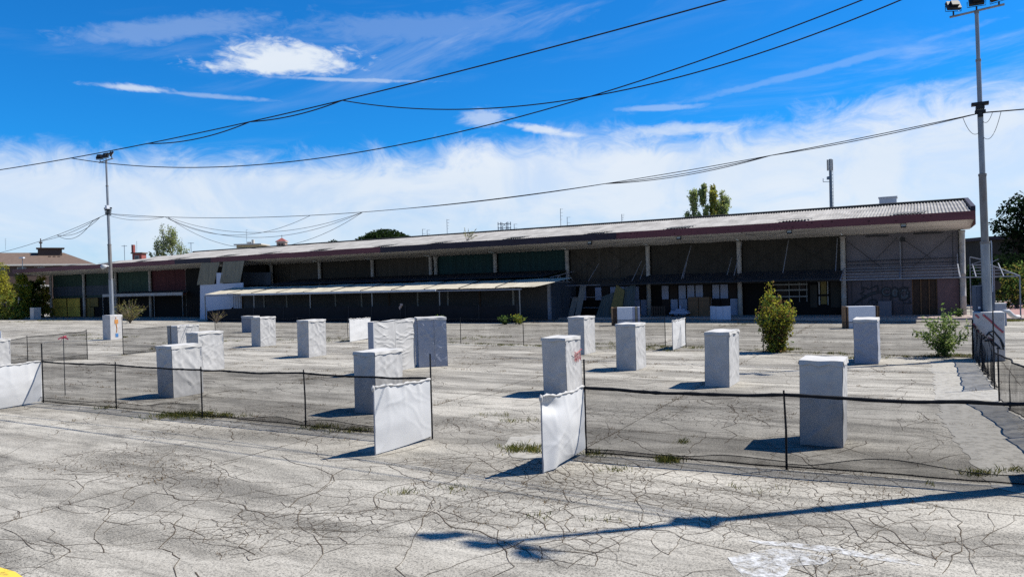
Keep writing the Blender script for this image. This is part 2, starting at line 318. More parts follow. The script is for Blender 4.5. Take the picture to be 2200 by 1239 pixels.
MT = dict(
    cloth=M('white_canvas', (.41, .40, .385), .9, .14, 2.5, bump=.2, bscale=16, dirt=(.27,.25,.22), dirt_amt=.22, dirt_scale=.9),
    cloth_lid=M('white_canvas_lid', (.43, .415, .39), .9, .08, 3, bump=.2, bscale=26, dirt=(.42,.40,.36), dirt_amt=.35, dirt_scale=2.5),
    cloth_grey=M('grey_canvas', (.29, .305, .345), .9, .10, 2.5, bump=.25, bscale=26, dirt=(.35,.35,.34), dirt_amt=.3, dirt_scale=1.6),
    banner=M('banner_fabric', (.50, .495, .485), .85, .06, 2, bump=.10, bscale=40, stretch=(1,1,3), dirt=(.34,.33,.31), dirt_amt=.3, dirt_scale=1.0),
    black=M('black_steel', (.008, .009, .011), .6, .3, 8),
    galv=M('galvanised_steel', (.24, .26, .28), .5, .25, 5, stretch=(1,1,.3), metal=.4, dirt=(.16,.12,.09), dirt_amt=.5, dirt_scale=2),
    galv_old=M('rusty_galvanised_steel', (.20, .19, .18), .6, .3, 5, stretch=(1,1,.3), metal=.2, dirt=(.13,.075,.05), dirt_amt=.7, dirt_scale=2),
    tubes=M('painted_grey_tube', (.20, .21, .24), .6, .25, 4, dirt=(.12,.08,.06), dirt_amt=.4),
    tubes_dark=M('dark_tube', (.035, .037, .042), .6, .25, 4),
    wire=M('black_cable', (.012, .012, .014), .6, .2, 3),
    wire_thin=M('thin_grey_cable', (.03, .03, .034), .6, .2, 3),
    block=M('whitewashed_concrete', (.46, .445, .43), .9, .18, 3, bump=.3, dirt=(.34,.27,.22), dirt_amt=.6, dirt_scale=2.2),
    roof=M('weathered_roof_sheet', (.30, .285, .265), .9, .35, 1.2, stretch=(1,.3,1), dirt=(.12,.11,.10), dirt_amt=.65, dirt_scale=.9),
    roof_dark=M('slipped_roof_sheet', (.10, .10, .10), .9, .3, 2),
    fascia_red=M('dark_red_fascia', (.125, .040, .046), .6, .22, .7, stretch=(.3,1,3), dirt=(.05,.02,.025), dirt_amt=.5),
    fascia_dark=M('dark_violet_fascia', (.022, .016, .026), .6, .25, .8),
    rust=M('rust_spot', (.03, .010, .010), .9, .3, 8),
    soffit=M('stained_soffit', (.66, .63, .58), .9, .22, .7, stretch=(.35,1,1), dirt=(.07,.06,.05), dirt_amt=.75, dirt_scale=.8),
    column=M('painted_column', (.36, .345, .325), .8, .25, 3, dirt=(.16,.10,.08), dirt_amt=.5),
    lilac=M('lilac_white_plaster', (.14, .133, .15), .9, .15, .8, dirt=(.15,.13,.14), dirt_amt=.5),
    lilac_low=M('darker_lilac_plaster', (.095, .08, .088), .9, .2, .9, dirt=(.09,.07,.07), dirt_amt=.5),
    pinkish=M('dull_pink_plaster', (.13, .085, .09), .9, .2, 1, dirt=(.06,.04,.045), dirt_amt=.5),
    grey_brown=M('grey_brown_sheet', (.052, .045, .036), .85, .3, .8, stretch=(3,1,.25), dirt=(.085,.08,.075), dirt_amt=.5),
    dark_grey=M('dark_grey_sheet', (.034, .031, .026), .85, .25, .8, stretch=(3,1,.25)),
    teal=M('dark_teal_sheet', (.010, .038, .040), .8, .35, .8, stretch=(4,1,.2), dirt=(.03,.05,.048), dirt_amt=.5),
    green=M('dark_green_sheet', (.022, .050, .040), .8, .35, .8, stretch=(4,1,.2), dirt=(.045,.06,.055), dirt_amt=.5),
    bluegrey=M('blue_grey_sheet', (.045, .057, .075), .8, .3, .8, stretch=(4,1,.2)),
    maroon=M('dark_maroon_sheet', (.060, .017, .022), .8, .3, .8, stretch=(4,1,.2)),
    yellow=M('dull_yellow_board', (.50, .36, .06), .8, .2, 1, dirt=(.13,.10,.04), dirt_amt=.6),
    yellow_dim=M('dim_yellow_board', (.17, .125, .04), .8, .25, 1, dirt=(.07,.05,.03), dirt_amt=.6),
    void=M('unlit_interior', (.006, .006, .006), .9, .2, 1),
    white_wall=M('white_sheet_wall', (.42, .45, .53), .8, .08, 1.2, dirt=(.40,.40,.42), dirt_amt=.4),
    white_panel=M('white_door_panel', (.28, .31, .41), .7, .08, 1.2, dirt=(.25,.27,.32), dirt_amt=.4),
    brown_panel=M('dark_brown_door_panel', (.022, .014, .011), .7, .25, 1.2),
    fibre=M('yellowed_fibreglass', (.20, .18, .13), .7, .22, 1, stretch=(4,1,.3), dirt=(.11,.10,.07), dirt_amt=.6),
    fibre_green=M('greenish_fibreglass', (.065, .080, .080), .7, .25, 1, stretch=(4,1,.3), dirt=(.045,.05,.045), dirt_amt=.5),
    scrap=M('mustard_board', (.16, .125, .045), .8, .25, 3),
    shutter=M('grey_roller_shutter', (.050, .049, .050), .6, .2, 1, dirt=(.04,.035,.03), dirt_amt=.5),
    shade_cloth=M('black_shade_cloth', (.0055, .007, .010), .9, .3, 1.4),
    lean_roof=M('buff_roof_sheet', (.36, .33, .265), .85, .25, 1.5, stretch=(1,.4,1), dirt=(.22,.18,.12), dirt_amt=.6),
    gutter=M('pale_gutter', (.40, .43, .47), .6, .15, 2, dirt=(.2,.2,.2), dirt_amt=.4),
    lean_dark=M('shaded_dark_roof_sheet', (.025, .025, .027), .9, .3, 1.2),  # eave shadow put into the upper roof's colour; also the dark seams
    awning=M('dark_awning_sheet', (.030, .031, .036), .9, .3, 1),
    plank=M('grey_plank', (.22, .22, .21), .85, .25, 2, stretch=(1,1,.2), dirt=(.12,.12,.10), dirt_amt=.5),
    wood=M('raw_timber', (.20, .125, .07), .85, .3, 3, stretch=(1,1,.25)),
    wood_dark=M('dark_timber', (.055, .036, .026), .85, .3, 3),
    brown_board=M('brown_board', (.15, .085, .045), .85, .15, 2),
    white_plastic=M('white_plastic', (.42, .45, .53), .5, .06, 2),
    white_board=M('white_laminate', (.55, .57, .61), .5, .05, 1.5),
    kerb=M('pale_pink_paving', (.33, .255, .22), .9, .2, 3, bump=.2),
    pink_road=M('pink_paving', (.30, .18, .165), .9, .2, 2),
    crack=M('crack_soil', (.070, .052, .034), .95, .5, 3),
    crack_thin=M('hairline_crack', (.085, .065, .045), .95, .4, 3),
    brick=M('brown_brick', (.070, .047, .038), .9, .2, 3),
    tile=M('brown_roof_tile', (.125, .088, .068), .9, .22, 2, dirt=(.10,.07,.055), dirt_amt=.5),
    pale_trim=M('pale_trim', (.46, .43, .38), .8, .12, 2),
    glass=M('dark_window_glass', (.03, .04, .055), .15, .2, 1, spec=.5),
    cream=M('cream_render', (.42, .35, .22), .9, .15, 2),
    red_render=M('dull_red_render', (.25, .075, .065), .9, .2, 2),
    tower=M('pale_brick', (.36, .26, .22), .9, .2, 3),
    mast=M('grey_mast', (.12, .15, .18), .5, .2, 3, metal=.3),
    cabinet=M('blue_grey_cabinet', (.060, .078, .115), .5, .15, 2),
    lamp_glass=M('floodlight_glass', (.30, .32, .30), .15, .15, 3, spec=.6),
    lamp_body=M('floodlight_body', (.012, .013, .016), .5, .2, 3),
    horn=M('grey_horn', (.42, .43, .44), .5, .12, 3),
    bark=M('grey_bark', (.075, .062, .05), .9, .3, 3, stretch=(1,1,.3)),
    twig=M('pale_twig', (.22, .17, .12), .9, .3, 3),
    red=M('red_paint', (.55, .035, .04), .7, .2, 4),
    pink=M('pink_ribbon', (.65, .12, .16), .7, .2, 4),
    graffiti=M('black_spray_paint', (.018, .022, .028), .6, .2, 3),
    graffiti_fill=M('grey_spray_paint', (.080, .095, .105), .7, .2, 3),
    graffiti_red=M('pink_spray_paint', (.36, .09, .10), .7, .3, 3),
    sticker=M('orange_sticker', (.50, .22, .06), .6, .4, 12),
    blue_sticker=M('blue_sticker', (.05, .16, .36), .6, .2, 8),
    soil=M('dark_soil', (.055, .04, .03), .95, .4, 6),
    white_line=worn_paint('worn_white_paint', (.50, .495, .48), .42, .62),
    yellow_line=worn_paint('worn_yellow_paint', (.62, .42, .04), .32, .46),
    pale_patch=worn_paint('pale_cement_patch', (.29, .27, .23), .22, .52),
    leaf_yellow=leaf_material('spring_leaf', (.31, .30, .038)), leaf_green=leaf_material('green_leaf', (.12, .19, .045)),
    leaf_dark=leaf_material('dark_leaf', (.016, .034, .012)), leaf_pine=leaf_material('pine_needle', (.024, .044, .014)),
    leaf_pine2=leaf_material('lit_pine_needle', (.042, .070, .018)),  # brighter needle copy with sunlight put into its colour
    leaf_shade=leaf_material('shaded_pine_needle', (.008, .013, .007)), leaf_poplar=leaf_material('poplar_leaf', (.27, .33, .11)), leaf_poplar2=leaf_material('pale_poplar_leaf', (.34, .35, .18)), leaf_grey=leaf_material('grey_green_leaf', (.13, .15, .065)),  # leaf_shade: shade of the backlit crowns put into the needle colour
    leaf_olive=leaf_material('olive_leaf', (.22, .195, .05)), leaf_rust=leaf_material('rusty_leaf', (.19, .12, .045)),
    grass=leaf_material('weed_green', (.065, .085, .022)), dry=leaf_material('dry_weed', (.13, .085, .045)),
    net=net_material('black_net', .38, streak=.14), net_side=net_material('folded_black_net', .52, streak=.3), net_back=net_material('thin_black_net', .26),
)

# ================================================================== GROUND
g = MB(); g.add([(-1500,-400,0),(1500,-400,0),(1500,2600,0),(-1500,2600,0)], [(0,1,2,3)])
tag(g.build('ground', ground_material()), 'pale worn asphalt yard full of cracks and weeds', None, None, 'structure')
def local(p): return (p.x*BX.x+p.y*BX.y, p.x*BY.x+p.y*BY.y)      # world to grid axes through the camera foot
def world(a, b, z=0): return BX*a + BY*b + BZ*z
def in_view(x, y, pad=1.5):
    return y > 6.5 and abs(x) < y*.73 + pad
def far_limit(x, y):                       # keep in front of the hall
    q = Vector((x, y, 0)) - C0
    return q.dot(BY) < -6.5

# cracks: three nested networks, each edge a wandering ribbon
crack_pts = []                             # places where weeds can root
def crack_net(mb, n, dens, w0, w1, keep, wander, region, seed, record=False, hw=None):
    rnd = random.Random(seed); pts = []
    x0, x1, y0, y1 = region; tries = 0
    while len(pts) < n and tries < n*40:
        tries += 1
        x = rnd.uniform(x0, x1); y = y0 + (y1-y0)*rnd.random()
        if not in_view(x, y, 2.5) or not far_limit(x, y): continue
        if rnd.random() < dens(x, y): pts.append(Vector((x, y)))
    r = delaunay_2d_cdt(pts, [], [], 0, 1e-4)
    vs, fs = r[0], r[2]
    cc = []
    for f in fs:
        a, b, c = (vs[i] for i in f)
        D = 2*(a.x*(b.y-c.y)+b.x*(c.y-a.y)+c.x*(a.y-b.y))
        if abs(D) < 1e-6: cc.append(None); continue
        A, B, Cc = a.length_squared, b.length_squared, c.length_squared
        cc.append(Vector(((A*(b.y-c.y)+B*(c.y-a.y)+Cc*(a.y-b.y))/D, (A*(c.x-b.x)+B*(a.x-c.x)+Cc*(b.x-a.x))/D)))
    ed = {}
    for i, f in enumerate(fs):
        for k in range(3):
            e = tuple(sorted((f[k], f[(k+1) % 3]))); ed.setdefault(e, []).append(i)
    for e, t in ed.items():
        if len(t) != 2 or cc[t[0]] is None or cc[t[1]] is None or rnd.random() > keep: continue
        p, q = cc[t[0]], cc[t[1]]; d = q-p; ln = d.length
        if ln < .04 or ln > 6: continue
        mid = (p+q)/2
        if not in_view(mid.x, mid.y, 2) or not far_limit(mid.x, mid.y) or (hw and dens(mid.x, mid.y) < hw): continue
        path = [p, q]; amp = wander*ln
        for lv in range(3 if ln > .5 else 2):
            np_ = [path[0]]
            for a, b in zip(path, path[1:]):
                nn = Vector((-(b-a).y, (b-a).x)); nn = nn.normalized() if nn.length > 1e-9 else nn
                np_ += [(a+b)/2 + nn*rnd.uniform(-amp, amp), b]
            path = np_; amp *= .5
        wd = rnd.uniform(w0, w1); ribbon(mb, path, wd, rnd)
        if record: crack_pts.extend((v.x, v.y) for v in path)
def ribbon(mb, path, wd, rnd):
    z = .0035 + rnd.random()*.003; vs = []; k = len(path)
    for i, p in enumerate(path):
        t = path[min(i+1, k-1)] - path[max(i-1, 0)]
        if t.length < 1e-9: t = Vector((1, 0))
        nn = Vector((-t.y, t.x)).normalized()
        w = wd*rnd.uniform(.45, 1.3)*.5
        vs += [(p.x+nn.x*w, p.y+nn.y*w, z), (p.x-nn.x*w, p.y-nn.y*w, z)]
    mb.add(vs, [(2*i, 2*i+1, 2*i+3, 2*i+2) for i in range(k-1)])
def nf(x, y, s, o=0.0): return noise.noise(Vector((x*s+o, y*s-o, o*1.7)))
ck = MB(); rc_ = random.Random(17)
def long_crack(p, hd, ln, wd, depth=0):
    path = [p.copy()]; d = 0; q = p.copy(); base = hd
    while d < ln:
        st_ = rc_.uniform(.10, .32); hd += rc_.gauss(0, .34) + (base-hd)*.3
        q = q + Vector((math.cos(hd), math.sin(hd)))*st_; d += st_
        if not in_view(q.x, q.y, 3) or not far_limit(q.x, q.y): break
        path.append(q.copy())
        if depth < 2 and rc_.random() < .085: long_crack(q, hd + rc_.choice((-1, 1))*rc_.uniform(.5, 1.5), ln*rc_.uniform(.15, .45), wd*rc_.uniform(.45, .8), depth+1)
    if len(path) > 2:
        ribbon(ck, path, wd, rc_); crack_pts.extend((v.x, v.y) for v in path)
n_ = 0
while n_ < 125:
    y = 6.5 + 42*rc_.random()**1.5; x = rc_.uniform(-1, 1)*(y*.75+2)
    if not far_limit(x, y): continue
    n_ += 1; along = rc_.random() < .6
    hd = ANG + rc_.gauss(0, .22) + (0 if rc_.random() < .5 else math.pi) if along else ANG + math.pi/2 + rc_.gauss(0, .5)
    long_crack(Vector((x, y)), hd, rc_.uniform(2.5, 9) if along else rc_.uniform(1, 4.5), rc_.uniform(.005, .016)*(1 if y < 18 else 2.2))
crack_net(ck, 430, lambda x, y: .15+.6*max(0, min(1, .5+nf(x, y, .12, 3)))*(1 if y < 22 else .4), .006, .015, .78, .10, (-32, 32, 6, 52), 11, True)
hot = [(G(1120,1020), 2.2), (G(1330,1040), 2.2), (G(1560,1060), 2.0), (G(1760,1080), 1.3), (G(1960,1170), .9), (G(1250,1150), 1.2), (G(1050,1100), 1.5), (G(600,905), 2.4), (G(480,890), 2.0), (G(250,985), 1.5),
       (G(1420,880), 2.4), (G(1000,915), 1.6), (G(700,1130), 1.3), (G(400,1010), 1.2)]
def hotness(x, y):
    h = 0
    for c, r in hot:
        d = math.hypot((x-c.x)/1.5, y-c.y)/r; h = max(h, 1-d)
    return max(0, min(1, h*1.3 + .75*nf(x, y, .5, 9)))
tag(ck.build('wide_crack', MT['crack']), 'wide dark cracks wandering across the pale yard', None, None, 'stuff')
ck2 = MB()
crack_net(ck2, 2900, lambda x, y: hotness(x, y)*(1 if y < 17 else .5), .004, .012, .93, .085, (-16, 16, 6, 26), 12, True, hw=.20)
tag(ck2.build('fine_crack', MT['crack_thin']), 'net of fine cracks breaking up the pale asphalt', None, None, 'stuff')
# straight joints between the laid strips, weedy
jn = MB(); rj = random.Random(5); joint_pts = []
def joint(a0, b0, a1, b1, w):
    n = max(4, int(math.hypot(a1-a0, b1-b0)/.35)); seg = []; 
    for i in range(n+1):
        t = i/n; p = world(a0+(a1-a0)*t, b0+(b1-b0)*t); p = Vector((p.x+.03*nf(p.x, p.y, 1.3), p.y+.05*nf(p.x, p.y, 1.1, 4)))
        ok = in_view(p.x, p.y) and far_limit(p.x, p.y) and nf(p.x, p.y, .33, b0) > -.28
        if ok: seg.append(p); joint_pts.append((p.x, p.y))
        if (not ok or i == n) and len(seg) > 2: ribbon(jn, seg, w, rj); seg = []
        elif not ok: seg = []
b = 12.5
while b < 58: joint(-70, b, 30, b+rj.uniform(-.5, .5), rj.uniform(.008, .02)*(1 if b < 14 else 1.8 if b < 24 else 3.2)); b += rj.uniform(1.6, 3.2)
a = -60
while a < 25: joint(a, 4, a+rj.uniform(-.6, .6), 60, rj.uniform(.008, .018)); a += rj.uniform(4.5, 8)
tag(jn.build('paving_joint', MT['crack']), 'straight weedy joints between the asphalt strips', None, None, 'stuff')

# painted marks and patches
def sheet(name, pix, mat, z, label, kind='structure'):
    raw = [G(*q) for q in pix]; pts = []; rg = random.Random(len(pix))
    for A_, B_ in zip(raw, raw[1:]+raw[:1]):
        n = max(1, int((B_-A_).length/.22))
        for k in range(n):
            q_ = A_.lerp(B_, k/n); pts.append(q_ + Vector((rg.gauss(0, .035), rg.gauss(0, .05), 0)) if k else q_)
    c = pts[0].copy(); mb = MB()
    mb.add([(p.x, p.y, z) for p in pts], [tuple(range(len(pts)))])
    return tag(mb.build(name, mat, None, (c.x, c.y, 0)), label, None, None, kind)
sheet('painted_arrow', [(1604,1160),(1700,1166),(1780,1173),(1850,1186),(1990,1217),(1890,1204),(1830,1194),(1740,1181),(1640,1170)], MT['white_line'], .008, 'thin curving stroke of peeling white road paint')
sheet('painted_arrow', [(1563,1197),(1612,1188),(1664,1178),(1728,1183),(1790,1200),(1770,1212),(1700,1216),(1690,1235),(1640,1262),(1600,1240)], MT['white_line'], .0082, 'broad peeling white paint patch at the bottom of the yard')
sheet('painted_line', [(-80,1200),(0,1219),(48,1239),(90,1260),(40,1275),(-80,1235)], MT['yellow_line'], .008, 'short piece of faded yellow line at the corner of the yard')
sheet('cement_patch', [(1098,938),(1168,932),(1210,960),(1180,985),(1100,982),(1078,960)], MT['pale_patch'], .0075, 'pale cement patch beside the right gate screen')
sheet('cement_patch', [(1990,790),(2028,786),(2032,792),(2012,800),(1994,797)], MT['pale_patch'], .0075, 'small white splash of paint near the yard corner')
sheet('concrete_strip', [(2000,778),(2092,772),(2142,838),(2215,960),(2260,1075),(2130,1046),(2020,905),(2010,850)], MT['pale_patch'], .0072, 'paler concrete strip along the inside of the right net fence')

# weeds
def blades(name, spots, mat, label, hmin, hmax, per, spread, wid, seed=1):
    rnd = random.Random(seed); mb = MB()
    for x, y, k in spots:
        for i in range(max(1, int(per*k))):
            px, py = x + rnd.gauss(0, spread*k**.5), y + rnd.gauss(0, spread*k**.5)
            h = rnd.uniform(hmin, hmax)*(.6+.5*k**.5); th = rnd.random()*6.28; w = wid*rnd.uniform(.6, 1.3)
            lx, ly = rnd.gauss(0, .45)*h, rnd.gauss(0, .45)*h
            dx, dy = math.cos(th)*w, math.sin(th)*w
            mb.cur = rnd.randrange(2)
            mb.add([(px-dx, py-dy, 0), (px+dx, py+dy, 0), (px+lx*.5+dx*.6, py+ly*.5+dy*.6, h*.65), (px+lx, py+ly, h)], [(0,1,2,3)])
    o = mb.build(name, mat); return tag(o, label, None, None, 'stuff')
rw = random.Random(21)
sp = []
for x, y in crack_pts:
    if nf(x, y, .7, 5) > .12 and rw.random() < .05: sp.append((x, y, rw.uniform(.2, .8)))
for x, y in joint_pts:
    if nf(x, y, .45, 7) > -.06 and rw.random() < .62: sp.append((x, y, rw.uniform(.4, 1.5)*(1 if y < 18 else 2.2)))
blades('crack_weed', sp, [MT['dry'], MT['leaf_rust']], 'small dry weeds growing along cracks of the yard', .015, .055, 8, .05, .005, 3)
gs = []
def patch(px, py, rpx, n, k):
    c = G(px, py); s = rpx/FOC*c.y
    for i in range(n):
        gs.append((c.x+rw.gauss(0, s*.45), c.y+rw.gauss(0, s*.22), k*rw.uniform(.5, 1.2)))
for a in [(400,893,85,90,1.7), (470,896,50,30,1.3), (690,918,50,24,1.2), (760,926,45,26,1.2), (225,877,30,10,.9), (1135,968,45,30,1.5), (1275,975,35,14,1.2), (1437,990,18,22,1.7),
          (1468,950,10,8,.9), (1200,970,16,10,1.), (1120,962,60,26,1.0), (1110,905,60,14,.8), (1060,892,40,10,.7), (1180,905,40,10,.7), (1320,1010,40,10,.7), (870,1060,40,8,.6), (980,1050,40,8,.6), (2105,1020,28,14,1.2), (2180,1012,40,12,1), (1990,1040,12,3,.6), (1660,1052,55,6,.5), (1560,1046,40,4,.5),
          (255,725,40,24,2.2), (180,720,40,16,1.6), (205,728,20,12,1.6), (2040,765,55,50,1.9), (1420,746,80,40,1.6), (1680,752,60,36,1.8), (1300,740,80,30,1.4), (440,733,90,40,1.6), (700,728,80,26,1.4),
          (1000,727,90,36,1.4), (2165,690,40,60,2.6), (1210,690,40,12,1), (1585,697,60,16,1.1), (90,690,110,60,2.2), (1160,1108,40,6,.5), (1290,1120,30,4,.5),(1850,770,80,26,1.4)]:
    patch(*a)
for A_, B_ in ((G(2090,772), G(1474,748)), (G(1446,753), G(906,735)), (G(748,733), G(440,727)), (G(265,763), G(370,742))):
    for k in range(int((B_-A_).length*9)):
        q_ = A_.lerp(B_, rw.random()); n_ = nf(q_.x, q_.y, .35, 2)
        if n_ > -.35: gs.append((q_.x+rw.gauss(0,.16), q_.y+rw.gauss(0,.22), rw.uniform(.5,1.5)*(1+n_)))
blades('grass_tuft', gs, [MT['grass'], MT['leaf_olive']], 'tufts of rough grass along fences and joints', .03, .10, 12, .07, .006, 4)

# ================================================================== HALL
HL = 112.6; EO = -4.6; BAY = 7.42
hall = thing('exhibition_hall', (C0.x, C0.y, 0), 'long low derelict hall with a dark red eave and grey corrugated roof behind the yard', 'hall', None, ANG)
cols_x = [-BAY*i for i in range(16)]; cols_x[-1] = -112.2
ZT = 5.92
def hp(mb, name, mat, smooth=False, label=None):
    o = mb.build(name, mat, hall, smooth=smooth)
    if label: o['label'] = label
    return o
# shell behind the panels
s = MB(); s.box(-HL+.3, -.15, .35, 12.4, 0, 6.0); hp(s, 'rear_shell', MT['void'])
# corrugated roof, hipped at the far left end
RIDGE_Y, RIDGE_Z, EZ = 4.2, 8.3, 6.86
def roof_z(y): return EZ - .02 + (RIDGE_Z-EZ)*(y-EO)/(RIDGE_Y-EO) if y <= RIDGE_Y else RIDGE_Z - (RIDGE_Z-EZ)*(y-RIDGE_Y)/(RIDGE_Y-EO)
rf = MB(); pitch = .20; xs = np.arange(-113.0, .36, pitch/6); ys = [EO+.05, EO+2.9, EO+2.9, EO+5.8, EO+5.8, RIDGE_Y]
def hip(x, z): return min(z, EZ - .06 + max(0, (x+97.5))*.125)
offs = [0, .03, 0, .03, 0, .03]
vs = []; nx = len(xs)
for j, y in enumerate(ys):
    for i, x in enumerate(xs):
        sh = .0 if j % 2 == 0 else 0
        z = roof_z(y) + .028*math.sin(2*math.pi*x/pitch) + (.035 if j in (1, 3) else 0) + .03*nf(x, y, .25) + (-.035 if j in (2, 4) else 0)
        vs.append((x, y, hip(x, z)+.012*math.sin(2*math.pi*x/pitch)))
fs = [(j*nx+i, j*nx+i+1, (j+1)*nx+i+1, (j+1)*nx+i) for j in range(5) for i in range(nx-1)]
rf.add(vs, fs); 
hp(rf, 'corrugated_roof', MT['roof'])
rb = MB(); rb.add([(-86, RIDGE_Y+.05, 8.27), (.36, RIDGE_Y+.05, 8.27), (.36, 13, EZ-.1), (-98, 13, EZ-.1)], [(0,1,2,3)]); hp(rb, 'rear_roof', MT['roof'])
rc = MB(); rc.tube([(-86.2, RIDGE_Y, 8.32), (.40, RIDGE_Y, 8.34)], .12, 8); hp(rc, 'ridge_cap', MT['dark_grey'])
br = MB(); br.add([(.37, EO+.9, EZ+.02), (.37, RIDGE_Y, 8.16), (.37, RIDGE_Y, 8.46), (.37, EO+.9, EZ+.38), (.62, EO+.9, EZ+.02), (.62, RIDGE_Y, 8.16), (.62, RIDGE_Y, 8.46), (.62, EO+.9, EZ+.38)],
    [(0,1,2,3),(7,6,5,4),(3,2,6,7),(0,3,7,4),(1,5,6,2),(0,4,5,1)]); hp(br, 'barge_board', MT['fascia_dark'])
gb = MB(); gb.add([(-.05, 0, 0), (-.05, 12.4, 0), (-.05, 12.4, 6.0), (-.05, 12.4, 6.9), (-.05, RIDGE_Y, 8.1), (-.05, 0, 7.35)], [(0,1,2,3,4,5)]); hp(gb, 'gable_wall', MT['lilac'])
# slipped sheets and lead patches along the eave, one in each bay
for i in range(15):
    x = -BAY*i - 3.4 + .5*math.sin(i*2.3); q = MB()
    q.grid(lambda u, v: (x-.9+1.9*u+.5*v, EO+.05+1.1*v+.25*u, roof_z(EO+.05+1.1*v+.25*u)+.10+.10*(1-v)*math.sin(i*1.7)**2+.015*math.sin(u*50)), 24, 2)
    hp(q, 'slipped_sheet', MT['roof_dark'])
# fascia in painted lengths
fx = [.5, FP(1325,520,EO).x, FP(818,545,EO).x, FP(454,565,EO).x, FP(376,568,EO).x, -113.2]
fm = ['fascia_red', 'fascia_dark', 'fascia_red', 'fascia_dark', 'fascia_red']
for i in range(5):
    n = max(1, round((fx[i]-fx[i+1])/6.2)); st = (fx[i]-fx[i+1])/n
    for k in range(n):
        q = MB(); q.box(fx[i]-st*(k+1)+.004, fx[i]-st*k-.004, EO-.06, EO, 6.34+.012*math.sin(k*3+i), 6.87+.012*math.sin(k*3+i)); o = hp(q, 'fascia_board', MT[fm[i]])
q = MB(); q.box(.5, .56, EO-.06, .1, 6.02, 6.87); hp(q, 'fascia_end', MT['fascia_red'])
q = MB(); q.box(-113.26, -113.2, EO-.06, 12, 6.36, 6.87); hp(q, 'fascia_end', MT['fascia_red'])
rs = MB(); rr = random.Random(3)
for i in range(70):
    x = -rr.uniform(.2, 46); z = rr.uniform(6.46, 6.76); r_ = rr.uniform(.02, .05)
    rs.add([(x+r_*math.cos(t)*rr.uniform(.8,1.5), EO-.064, z+r_*math.sin(t)) for t in [k*.7854 for k in range(8)]], [tuple(range(8))])
o = hp(rs, 'rust_spot', MT['rust']); o['kind'] = 'stuff'
# soffit: rises outward from the wall head to the fascia, one board length to a bay
for i in range(15):
    x1 = .48 if i == 0 else cols_x[i]-.006; x0 = (cols_x[i+1]+.006) if i < 14 else -113.18
    q = MB(); q.grid(lambda u, v: (x0+(x1-x0)*u, .06+(EO+.02-.06)*v, 5.94+.42*v+.035*nf(x0+(x1-x0)*u, v*4, .6)*(1-v)), 12, 4); hp(q, 'soffit_panel', MT['soffit'])
# columns, every one on the real 7.4 m spacing
for i, x in enumerate(cols_x):
    q = MB(); q.lathe((x, -.16, 0), [(.19,0),(.185,1.4),(.20,1.42),(.185,1.44),(.18,2.9),(.195,2.92),(.18,2.94),(.18,5.7),(.205,5.8),(.21,5.9)], 12); hp(q, 'column', MT['column'], True)
    if i == 6:
        q = MB(); q.lathe((x+.62, -.16, 0), [(.18,0),(.18,5.6),(.26,5.75),(.26,5.9)], 12); hp(q, 'column', MT['column'], True)
# upper wall panels
um = ['lilac','dark_grey','dark_grey','grey_brown','teal','teal','grey_brown','dark_grey','grey_brown','void','void','maroon','green','green','green']
for i in range(15):
    x1, x0 = cols_x[i]-.2, cols_x[i+1]+.2
    if i == 11: x0, x1 = -89.0, -82.0
    n = 3 if um[i] != 'lilac' else 1
    wdt = (x1-x0)/n
    for k in range(n):
        q = MB(); yy = .08 + .006*((k*7+i*3) % 4)
        zb = 2.7
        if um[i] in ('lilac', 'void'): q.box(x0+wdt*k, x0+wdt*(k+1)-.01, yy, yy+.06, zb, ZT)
        else:
            q.grid(lambda u, v: (x0+wdt*k+(wdt-.012)*u, yy-.018*abs(math.sin(u*math.pi*9)), zb+(ZT-zb)*v), 54, 1)
        hp(q, 'upper_wall_panel', MT[um[i]])
for i in (13, 14):                                       # paler lower half of the end bays
    x1, x0 = cols_x[i]-.2, cols_x[i+1]+.2
    q = MB(); q.grid(lambda u, v: (x0+(x1-x0)*u, .03-.02*abs(math.sin(u*math.pi*26)), 2.95+1.35*v), 160, 1); hp(q, 'cladding_strip', MT['bluegrey'])
# a rail under the upper panels
for i in list(range(0, 4))+[11,12,13,14]:
    q = MB(); q.box(cols_x[i+1]+.2, cols_x[i]-.2, -.02, .06, 2.62, 2.70); hp(q, 'wall_rail', MT['tubes_dark'])

# ---- right-hand bay: darker lilac wall, graffiti, doorway
q = MB(); q.box(-7.2, -3.05, .10, .16, 0, 2.62); hp(q, 'lower_wall', MT['lilac_low'])
q = MB(); q.box(-1.5, -.2, .10, .16, 0, 2.62); hp(q, 'lower_wall', MT['pinkish'])
q = MB(); q.box(-3.05, -1.5, .30, .34, 0, 2.6); hp(q, 'dark_doorway', MT['wood_dark'])
for x in (-3.02, -2.5, -2.0, -1.53):
    q = MB(); q.box(x-.03, x+.03, .20, .27, 0, 2.6); hp(q, 'door_post', MT['brown_board'])
for k in range(6):
    x = -6.9+.66*k; q = MB(); q.box(x-.02, x+.02, .075, .10, 0, 2.62); hp(q, 'wall_batten', MT['tubes_dark'])
gmb = MB(); gfill = MB()
def stroke(mb, pts, w, y=.062):
    pp = [FP(*p, 0) for p in pts]; 
    for a, b in zip(pp, pp[1:]):
        d = Vector((b.x-a.x, 0, b.z-a.z)); 
        if d.length < 1e-6: continue
        n_ = Vector((-d.z, 0, d.x)).normalized()*w/2; y -= .0004
        mb.add([(a.x+n_.x, y, a.z+n_.z), (b.x+n_.x, y, b.z+n_.z), (b.x-n_.x, y, b.z-n_.z), (a.x-n_.x, y, a.z-n_.z)], [(0,1,2,3)])
zz = lambda L_: [(1640+x*.2545, 400+y*.2545) for x, y in L_]
